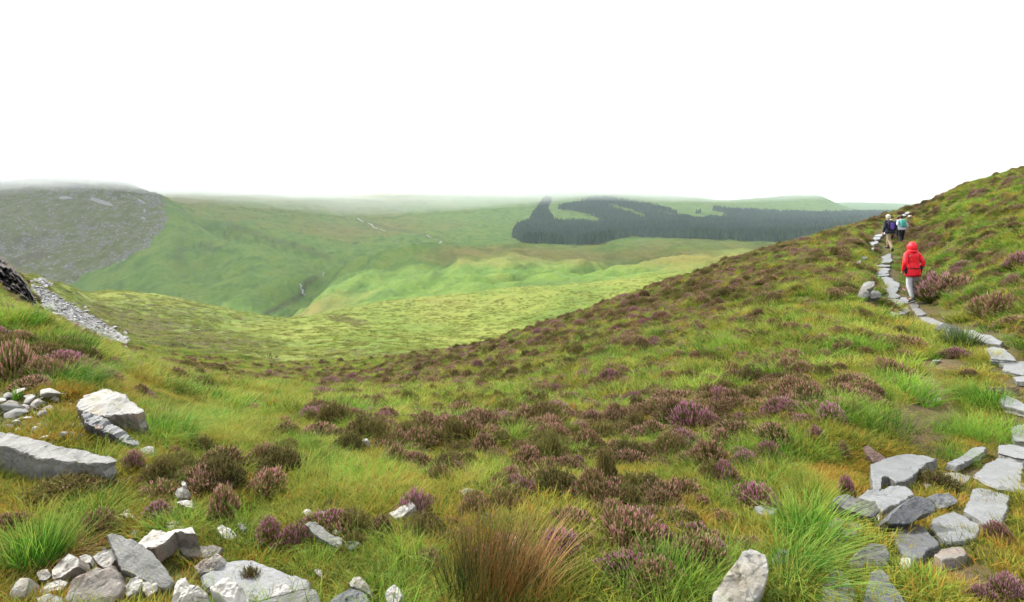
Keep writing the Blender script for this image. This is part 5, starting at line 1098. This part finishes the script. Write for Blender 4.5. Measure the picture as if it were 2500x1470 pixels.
lay('meadow_heather', 34000, 48, 200, 1.2, C_MEAD, 5, 0.6, 1.4, 5, 'brown heather patches on the meadow below', prob=lambda x, y, u, v: np.clip(-0.12 + 1.5 * fbm(x, y, 6, 3, 44) + 0.25 * sstep(760, 300, u) * sstep(700, 760, v) + 0.55 * sstep(1000, 400, u) * sstep(760, 850, v) + 0.4 * sstep(860, 900, v), 0, 1), zs=(0.4, 0.8))
# ------------------------------------------------------------------ scree tongue, crag and forest
S_SCREE = mat_stone('scree_stone', [(0.35, (0.14, 0.135, 0.135)), (0.5, (0.24, 0.235, 0.235)), (0.65, (0.36, 0.35, 0.35))], rough=0.8, nscale=2)
C_SCREE = source('scree_source', [(small_stone(50 + i), [S_SCREE]) for i in range(5)])
g = np.random.default_rng(9)
def scree_field(name, poly, n, size, label):
    us = np.array([p[0] for p in poly]); vs_ = np.array([p[1] for p in poly]); P = []
    uu = g.uniform(us.min(), us.max(), n * 3); vv = g.uniform(vs_.min(), vs_.max(), n * 3); m = inpoly(uu, vv, poly); uu, vv = uu[m][:n], vv[m][:n]
    k = g.uniform(0, 1, len(uu)) < 0.12; uu = uu + k * g.normal(0, 12, len(uu)); vv = vv + k * g.normal(0, 8, len(uu))
    for a, b in zip(uu, vv):
        p = hit(a, b, 20, 400, 500); P.append((p.x, p.y, p.z + 0.05))
    P = np.array(P); m = len(P); s = g.uniform(0.5, 1.3, m) * size
    scatter(name, P, g.uniform(-0.4, 0.4, (m, 3)) + np.stack([np.zeros(m), np.zeros(m), g.uniform(0, 6, m)], 1), np.stack([s, s, s], 1), g.integers(0, 5, m), C_SCREE, label)
scree_field('scree', SCREE_A, 2200, 0.45, 'tongue of broken grey stones running down from the crag')
scree_field('scree', [(82,683),(100,684),(125,698),(120,702),(90,692)], 120, 0.5, 'small patch of pale stones above the crag')
# crag: dark broken rock face on the left skyline, one solid outcrop
def crag():
    cs = [(-120,600,700),(-60,605,720),(-20,622,735),(10,640,742),(30,655,748),(50,678,752),(68,700,760),(82,728,768)]
    bm = bmesh.new(); g = np.random.default_rng(4); rows = []; Yc = 33.0
    for j, (u_, v0_, v1_) in enumerate(cs):
        pass
    us = np.linspace(-120, 88, 46); tops = np.interp(us, [c[0] for c in cs], [c[1] for c in cs]); bots = np.interp(us, [c[0] for c in cs], [c[2] for c in cs]) + 14
    K = 26; grid = []
    for i, (u_, t_, b_) in enumerate(zip(us, tops, bots)):
        col = []
        for k in range(K + 8):
            if k < K:
                f_ = k / (K - 1); v_ = b_ + (t_ - b_) * f_; Y = 30 + 3.5 * f_ + 0.5 * g.normal() * (1 if 0 < k < K - 1 else 0.2) + 0.6 * float(pnoise(u_ * 0.06, v_ * 0.12)) + (u_ < 200) * 0.02 * (88 - u_)
                z_ = -(v_ - V0) / F * Y
            else:
                q = (k - K + 1) / 8; Y = 33.5 + 6 * q + 0.02 * (88 - u_); z_ = -(t_ - V0) / F * 33.5 - 3.0 * q * q
            col.append(bm.verts.new(((u_ - U0) / F * Y, Y, z_)))
        grid.append(col)
    for i in range(len(grid) - 1):
        for k in range(K + 7): bm.faces.new((grid[i][k], grid[i + 1][k], grid[i + 1][k + 1], grid[i][k + 1]))
    bmesh.ops.recalc_face_normals(bm, faces=bm.faces)
    me = bpy.data.meshes.new('crag'); bm.to_mesh(me); bm.free()
    t = NT('dark_crag_rock'); p = t.pos(); b = t.noise(p, 1.6, 5, 0.75, 0.6); c = t.noise(t.scale(p, (1, 1, 2.2)), 3.5, 4, 0.7); n3 = t.noise(p, 0.5, 3)
    col = t.ramp(c, [(0.36, (0.02, 0.017, 0.016)), (0.5, (0.085, 0.07, 0.068)), (0.62, (0.20, 0.17, 0.17))])
    col = t.mix(t.ramp(b, [(0.50, 0.0), (0.60, 0.9)]), col, (0.10, 0.075, 0.03))
    t.principled(col, 0.9, c, 1.0, 0.35, 0.2)
    o = link('crag', me, t.m); tag(o, 'dark broken rock crag on the left skyline', 'crag'); return o
crag()
# conifer forest
def conifer(rs):
    g = np.random.default_rng(rs); V = []; Fq = []
    for k in range(5):
        z0 = 0.08 + 0.18 * k; r = 0.20 * (1 - k / 5.6); n = 7
        for i in range(n):
            a = 2 * math.pi * i / n + g.uniform(-.3, .3); da = 0.55; rr = r * g.uniform(0.75, 1.15); i0 = len(V)
            V += [(0.02 * math.cos(a), 0.02 * math.sin(a), z0 + 0.27), (rr * math.cos(a - da), rr * math.sin(a - da), z0 + 0.02), (rr * 1.15 * math.cos(a), rr * 1.15 * math.sin(a), z0 - 0.03), (rr * math.cos(a + da), rr * math.sin(a + da), z0 + 0.02)]
            Fq.append((i0, i0 + 1, i0 + 2, i0 + 3))
    return npmesh('conifer', V, Fq, False)
t = NT('dark_spruce'); r_ = t.new('ShaderNodeObjectInfo').outputs['Random']
t.principled(t.ramp(r_, [(0.0, (0.014, 0.042, 0.026)), (0.6, (0.022, 0.062, 0.038)), (1.0, (0.035, 0.085, 0.045))]), 0.9, spec=0.1)
C_TREE = source('spruce_source', [(conifer(i), [t.m]) for i in range(5)])
FOREST = [(1250,577),(1262,560),(1292,545),(1305,520),(1330,488),(1346,490),(1336,512),(1348,535),(1362,547),(1400,545),(1440,551),(1488,549),(1440,524),(1392,514),(1360,511),(1405,500),(1440,490),(1480,486),(1560,500),(1600,508),(1660,525),(1700,522),(1740,512),(1800,515),(1900,521),(2000,522),(2100,521),(2260,520),(2260,575),(2080,585),(1985,580),(1960,583),(1890,592),(1800,588),(1700,583),(1600,580),(1540,578),(1500,585),(1470,596),(1400,597),(1310,600),(1275,592)]
CLEAR = [[(1462,500),(1500,501),(1545,514),(1585,529),(1568,537),(1515,520)], [(1565,512),(1640,522),(1660,534),(1600,527)], [(1630,526),(1760,520),(1785,532),(1700,542)], [(1700,508),(1770,520),(1765,530),(1710,520)]]
n = 110000; q = g.uniform(0, 1, n); y = 950 * (4300 / 950) ** (q ** 0.9); x = (g.uniform(1240, 2270, n) - U0) / F * y; z = height(x, y)
u = U0 + F * x / y; v = rowof(x, y, z); ok = inpoly(u, v + 1.5 * fbm(x, y, 60, 2, 51), FOREST) & visible(x, y, z, 12)
for c in CLEAR: ok &= ~inpoly(u, v, c)
ok &= (fbm(x, y, 90, 3, 52) > -0.75)
x, y, z = x[ok], y[ok], z[ok]; m = len(x); s = g.uniform(8, 18, m) * (1 + y / 8000)
print('forest', m)
scatter('conifer_forest', np.stack([x, y, z], 1), np.stack([np.zeros(m), np.zeros(m), g.uniform(0, 6, m)], 1), np.stack([s * 1.3, s * 1.3, s], 1), g.integers(0, 5, m), C_TREE, 'dark conifer plantation on the far valley side')
# ------------------------------------------------------------------ people
def cloth(name, c1, c2=None, rough=0.75, sc=20):
    t = NT(name); p = t.obj(); n_ = t.noise(p, sc, 3, 0.6)
    c2 = c2 or tuple(x * 0.7 for x in c1)
    t.principled(t.ramp(n_, [(0.35, c2), (0.6, c1)]), rough, t.noise(p, 9.0, 3, 0.6), 0.6, 0.03, 0.2); return t.m
SKIN = cloth('skin', (0.40, 0.22, 0.15), (0.36, 0.19, 0.13), 0.55)
C_RED = cloth('red_shell', (0.85, 0.012, 0.03), (0.66, 0.008, 0.018), 0.5, 12); C_BLACK = cloth('black_cloth', (0.014, 0.015, 0.022), (0.009, 0.009, 0.013))
C_NAVY = cloth('navy_cloth', (0.014, 0.017, 0.034), (0.009, 0.010, 0.020)); C_JOG = cloth('pale_grey_jersey', (0.50, 0.51, 0.53), (0.42, 0.43, 0.45), 0.9)
C_KHAKI = cloth('khaki_cotton', (0.36, 0.28, 0.17), (0.28, 0.21, 0.13), 0.9); C_WHITE = cloth('pale_blue_white_cloth', (0.50, 0.54, 0.60), (0.42, 0.45, 0.52), 0.8)
C_PURP = cloth('purple_nylon', (0.15, 0.07, 0.42), (0.10, 0.045, 0.3), 0.5); C_TEAL = cloth('teal_nylon', (0.10, 0.60, 0.48), (0.02, 0.10, 0.10), 0.5, 30)
C_HAIR = cloth('brown_hair', (0.075, 0.038, 0.02), (0.04, 0.02, 0.012), 0.6, 60); C_CAP = cloth('off_white_cap', (0.55, 0.53, 0.42), (0.48, 0.46, 0.36), 0.9)
C_SAGE = cloth('sage_cloth', (0.14, 0.16, 0.11), (0.10, 0.12, 0.08), 0.9); C_SHOE = cloth('dark_shoe', (0.03, 0.03, 0.034)); C_SOLE = cloth('white_sole', (0.38, 0.38, 0.38)); C_EYE = cloth('eye', (0.02, 0.02, 0.02))
def skin(name, pts, edges, mat, parent, sub=1, root=0):
    me = bpy.data.meshes.new('tmp'); me.from_pydata([p[0] for p in pts], edges, []); o = bpy.data.objects.new('tmp', me); COL.objects.link(o)
    md = o.modifiers.new('s', 'SKIN'); md.use_smooth_shade = True
    for i, (p, r) in enumerate(pts):
        sv = me.skin_vertices[0].data[i]; sv.radius = r if isinstance(r, tuple) else (r, r); sv.use_root = (i == root)
    ms = o.modifiers.new('b', 'SUBSURF'); ms.levels = ms.render_levels = sub
    bpy.context.view_layer.update(); dg = bpy.context.evaluated_depsgraph_get()
    m2 = bpy.data.meshes.new_from_object(o.evaluated_get(dg)); m2.name = name; bpy.data.objects.remove(o); bpy.data.meshes.remove(me)
    for p_ in m2.polygons: p_.use_smooth = True
    return link(name, m2, mat, parent)
def chain(*seqs):
    pts, edges = [], []
    idx = {}
    def add(k, p, r):
        if k not in idx: idx[k] = len(pts); pts.append((p, r))
        return idx[k]
    for s in seqs:
        last = None
        for k, p, r in s:
            i = add(k, p, r)
            if last is not None and last != i: edges.append((last, i))
            last = i
    return pts, edges
def lump(name, mat, parent, c, r, seed=0, bumpy=0.05, squash=None):
    bm = bmesh.new(); bmesh.ops.create_icosphere(bm, subdivisions=3, radius=1.0)
    for v_ in bm.verts:
        q = 1 + bumpy * float(pnoise(v_.co.x * 2 + seed + v_.co.z, v_.co.y * 2 - v_.co.z * 1.7))
        if squash: v_.co = squash(v_.co)
        v_.co = Vector((c[0] + v_.co.x * r[0] * q, c[1] + v_.co.y * r[1] * q, c[2] + v_.co.z * r[2] * q))
    me = bpy.data.meshes.new(name); bm.to_mesh(me); bm.free()
    for p_ in me.polygons: p_.use_smooth = True
    return link(name, me, mat, parent)
def person(at, yaw, H, pose, jacket, trousers, label, hood=False, hair=None, cap=None, pack=None, shoe=C_SHOE, hem=0.80, bulk=1.0, extra=None):
    """pose: ankles, knees, elbows, wrists as (left, right) in metres for a 1.75 m figure, y pointing where the person walks"""
    root = bpy.data.objects.new('person', None); COL.objects.link(root); root.location = at; root.rotation_euler = (0, 0, yaw); s = H / 1.75; root.scale = (s, s, s)
    tag(root, label, 'person', 'hikers on the path')
    P = pose; ly = P.get('lean', 0.05)
    def seq_leg(sd, kx, ks, rs):
        hip = (sd * 0.10, 0, 0.90); k = P['knee'][kx]; a = P['ankle'][kx]
        return [('pel', (0, 0, 0.97), ks[0]), ('hip%d' % sd, hip, ks[1]), ('kn%d' % sd, k, ks[2]), ('an%d' % sd, a, ks[3])]
    sh = lambda sd: (sd * 0.185 * bulk, ly, 1.42)
    # continuous body
    seqs = []
    for sd, kx in ((-1, 0), (1, 1)):
        a = P['ankle'][kx]
        seqs.append(seq_leg(sd, kx, (0.12, 0.085, 0.055, 0.038), 0) + [('ft%d' % sd, (a[0], a[1] + 0.14, max(a[2] - 0.05, 0.03)), (0.04, 0.03))])
    head = (0, ly + 0.03, 1.60)
    seqs.append([('pel', (0, 0, 0.97), 0.12), ('wst', (0, ly * 0.4, 1.12), (0.13, 0.10)), ('chs', (0, ly, 1.32), (0.15, 0.11)), ('nk', (0, ly, 1.46), 0.055), ('hd0', (0, ly + 0.02, 1.54), (0.065, 0.075)), ('hd1', (0, ly + 0.03, 1.63), (0.078, 0.09)), ('hd2', (0, ly + 0.02, 1.70), (0.055, 0.065))])
    for sd, kx in ((-1, 0), (1, 1)):
        e = P['elbow'][kx]; w = P['wrist'][kx]; d = (Vector(w) - Vector(e)).normalized(); hd = Vector(w) + d * 0.07
        seqs.append([('chs', (0, ly, 1.32), 0.13), ('sh%d' % sd, sh(sd), 0.06), ('el%d' % sd, e, 0.042), ('wr%d' % sd, w, 0.028), ('pm%d' % sd, tuple(hd), (0.036, 0.018))])
        sdv = Vector((0, 1, 0)) - d * d.y; sdv = sdv.normalized()
        for fi, (off, ln) in enumerate(((0.028, 0.070), (0.010, 0.080), (-0.009, 0.074), (-0.026, 0.056))):
            b0 = hd + d * 0.025 + sdv * off; b1 = b0 + d * ln * 0.55 + Vector((-sd * 0.008, 0, 0)); b2 = b0 + d * ln * 0.95 + Vector((-sd * 0.025, 0, 0))
            seqs.append([('pm%d' % sd, tuple(hd), 0.03), ('f%d%d' % (sd, fi), tuple(b0), 0.010), ('g%d%d' % (sd, fi), tuple(b1), 0.009), ('h%d%d' % (sd, fi), tuple(b2), 0.007)])
        t0 = hd + sdv * 0.034 - d * 0.01
        seqs.append([('pm%d' % sd, tuple(hd), 0.03), ('t%d' % sd, tuple(t0), 0.012), ('u%d' % sd, tuple(t0 + sdv * 0.02 + d * 0.035), 0.009)])
    seqs.append([('hd1', (0, 0, 0), 0), ('nose', (0, ly + 0.135, 1.60), 0.012)])
    pts, ed = chain(*seqs); skin('body', pts, ed, SKIN, root)
    for sd in (-1, 1): lump('eye', C_EYE, root, (sd * 0.032, ly + 0.115, 1.635), (0.010, 0.006, 0.006))
    # clothes
    lg = []
    for sd, kx in ((-1, 0), (1, 1)): lg.append(seq_leg(sd, kx, ((0.10, 0.09), (0.100, 0.10), (0.082, 0.082), (0.058, 0.058)), 0))
    pts, ed = chain(*lg); skin('trousers', pts, ed, trousers, root, 2)
    js = [[('hem', (0, 0.0, hem + 0.06), (0.175 * bulk, 0.135)), ('wst', (0, ly * 0.4, 1.08), (0.16 * bulk, 0.125)), ('chs', (0, ly, 1.30), (0.185 * bulk, 0.135)), ('col', (0, ly, 1.43), (0.12, 0.10)), ('nk', (0, ly, 1.49), 0.07)]]
    for sd, kx in ((-1, 0), (1, 1)):
        js.append([('col', (0, ly, 1.43), 0.1), ('sh%d' % sd, (sd * 0.175 * bulk, ly, 1.40), 0.078), ('el%d' % sd, P['elbow'][kx], 0.066), ('wr%d' % sd, P['wrist'][kx], 0.050)])
    pts, ed = chain(*js); jk = skin('jacket', pts, ed, jacket, root, 2, 1)
    bm = bmesh.new(); bm.from_mesh(jk.data); prev = None      # the skirt of the jacket hangs from the waist to the hem
    for zi, (zz, rx, ry) in enumerate(((1.16, 0.165, 0.125), (1.06, 0.180, 0.140), (0.94, 0.195, 0.152), (hem + 0.06, 0.205, 0.158), (hem, 0.203, 0.155), (hem + 0.01, 0.185, 0.138))):
        cur = [bm.verts.new((rx * bulk * math.cos(t_) * (1 + 0.03 * math.sin(5 * t_ + zi)), ly * (0.5 if zi < 2 else 0.2) + ry * math.sin(t_), zz + 0.008 * math.sin(3 * t_))) for t_ in [k * math.pi / 12 for k in range(24)]]
        if prev:
            for k in range(24): bm.faces.new((prev[k], prev[(k + 1) % 24], cur[(k + 1) % 24], cur[k])).smooth = True
        prev = cur
    bm.to_mesh(jk.data); bm.free()
    for sd, kx in ((-1, 0), (1, 1)):
        a = P['ankle'][kx]; pit = P.get('pitch', (0, 0))[kx]
        pts, ed = chain([('a', (0, -0.07, 0.0), (0.045, 0.05)), ('b', (0, 0.04, 0.0), (0.045, 0.045)), ('c', (0, 0.17, -0.018), (0.048, 0.028))])
        so = skin('shoe', pts, ed, shoe, root, 2); so.location = (a[0], a[1], max(a[2] - 0.035, 0.05)); so.rotation_euler = (pit, 0, 0)
        pts, ed = chain([('a', (0, -0.075, -0.045), (0.044, 0.014)), ('c', (0, 0.18, -0.045), (0.044, 0.012))]); sl = skin('sole', pts, ed, C_SOLE if shoe is C_SHOE else shoe, so, 2)
    if hood:
        lump('hood', jacket, root, (0.0, ly + 0.0, 1.60), (0.125, 0.14, 0.16), 3, 0.12, lambda c_: Vector((c_.x * (1.0 - 0.18 * c_.z), c_.y, c_.z)))
        lump('collar', jacket, root, (0, ly - 0.01, 1.485), (0.145, 0.125, 0.07), 5, 0.1)
    if hair:
        lump('hair', hair, root, (0, ly + 0.005, 1.645), (0.098, 0.105, 0.105), 4, 0.12)
    if cap: lump('cap', cap, root, (0, ly + 0.01, 1.66), (0.105, 0.115, 0.095), 6, 0.06)
    if cap: lump('hair', C_CAP, root, (0, ly - 0.01, 1.60), (0.09, 0.10, 0.08), 8, 0.1)
    if pack:
        (pm, pw, ph, pz, dark) = pack
        def sq(co): return Vector((max(-0.85, min(0.85, co.x * 1.25)), max(-0.8, min(0.8, co.y * 1.2)), max(-0.9, min(0.9, co.z * 1.15))))
        b = lump('backpack', dark, root, (0.0, -0.17 + ly, pz), (pw, 0.10, ph), 2, 0.06, sq)
        lump('pocket', pm, b, (-0.0, -0.245 + ly, pz - 0.02), (pw * 0.62, 0.05, ph * 0.72), 7, 0.08, sq)
        for sd in (-1, 1):
            pts, ed = chain([('a', (sd * 0.11, ly - 0.12, 1.40), (0.022, 0.010)), ('b', (sd * 0.12, ly - 0.02, 1.49), (0.022, 0.010)), ('c', (sd * 0.12, ly + 0.13, 1.38), (0.022, 0.010)), ('d', (sd * 0.13, ly + 0.13, 1.15), (0.018, 0.008))]); skin('strap', pts, ed, dark, b, 1)
    if extra: extra(root, ly)
    return root
def red_extra(root, ly):
    for sd in (-1, 1):
        pts, ed = chain([('a', (sd * 0.262, ly - 0.06, 1.07), (0.035, 0.045)), ('b', (sd * 0.235, ly - 0.03, 0.95), (0.045, 0.06)), ('c', (sd * 0.215, ly - 0.02, 0.82), (0.03, 0.06))]); skin('side_panel', pts, ed, C_BLACK, root, 1)
    pts, ed = chain([('a', (-0.19, -0.085, 1.00), (0.012, 0.012)), ('b', (-0.11, -0.135, 1.0), (0.012, 0.012)), ('b2', (0, -0.152, 1.0), (0.012, 0.012)), ('b3', (0.11, -0.135, 1.0), (0.012, 0.012)), ('c', (0.19, -0.085, 1.00), (0.012, 0.012))]); skin('waist_belt', pts, ed, C_BLACK, root, 1)
walk = dict(ankle=((-0.10, -0.10, 0.13), (0.11, 0.10, 0.09)), knee=((-0.10, 0.03, 0.50), (0.11, 0.07, 0.50)), elbow=((-0.30, -0.05, 1.14), (0.30, -0.05, 1.14)), wrist=((-0.255, 0.08, 0.90), (0.255, 0.08, 0.90)), lean=0.03, pitch=(-0.45, 0))
pa = hit(2229, 741); print('red', pa)
person((pa.x, pa.y, pa.z + 0.03), R(8), 1.74 * pa.y / 16.4, walk, C_RED, C_JOG, 'person in a red hooded jacket and pale grey joggers walking up the path', hood=True, extra=red_extra, hem=0.76, bulk=1.14)
strideb = dict(ankle=((-0.13, -0.32, 0.14), (0.08, 0.26, 0.20)), knee=((-0.06, -0.02, 0.50), (0.08, 0.26, 0.62)), elbow=((-0.31, -0.06, 1.14), (0.30, -0.02, 1.16)), wrist=((-0.33, 0.02, 0.90), (0.30, 0.14, 0.95)), lean=0.12, pitch=(-0.7, 0))
pb = hit(2181, 616); print('b', pb)
person((pb.x + 0.02, pb.y + 0.25, gz(pb.x, pb.y) + 0.03), R(3), 1.74, strideb, C_NAVY, C_KHAKI, 'person in a dark jacket with a purple backpack, khaki trousers and a pale cap', cap=C_CAP, pack=(C_PURP, 0.17, 0.25, 1.22, C_NAVY), shoe=C_BLACK, bulk=1.12, hem=0.85)
stridec = dict(ankle=((-0.12, -0.15, 0.12), (0.10, 0.15, 0.09)), knee=((-0.10, 0.0, 0.50), (0.10, 0.12, 0.51)), elbow=((-0.27, -0.02, 1.13), (0.28, -0.04, 1.13)), wrist=((-0.26, 0.10, 0.92), (0.30, 0.06, 0.88)), lean=0.06, pitch=(-0.4, 0))
def pl(u, Y, vtop, *a, **k):
    x = (u - U0) / F * Y; z = gz(x, Y); top = -(vtop - V0) / F * Y; H = max(1.5, min(1.8, (top - z) / 0.995)); print('person', H)
    return person((x, Y, top - H * 0.995), *a[:1], H, *a[1:], **k)
pl(2202, 29.3, 525, R(-3), stridec, C_WHITE, C_BLACK, 'person in a pale jacket with a teal backpack and black trousers', hair=C_HAIR, pack=(C_TEAL, 0.15, 0.24, 1.27, C_TEAL), hem=0.88)
pl(2195, 30.6, 528, R(5), stridec, C_BLACK, C_BLACK, 'person with brown hair mostly hidden between the two backpack wearers', hair=C_HAIR)
pl(2176.5, 30.3, 536, R(10), stridec, C_SAGE, C_BLACK, 'person in a sage jacket and pale cap half hidden behind the purple backpack wearer', cap=C_CAP)
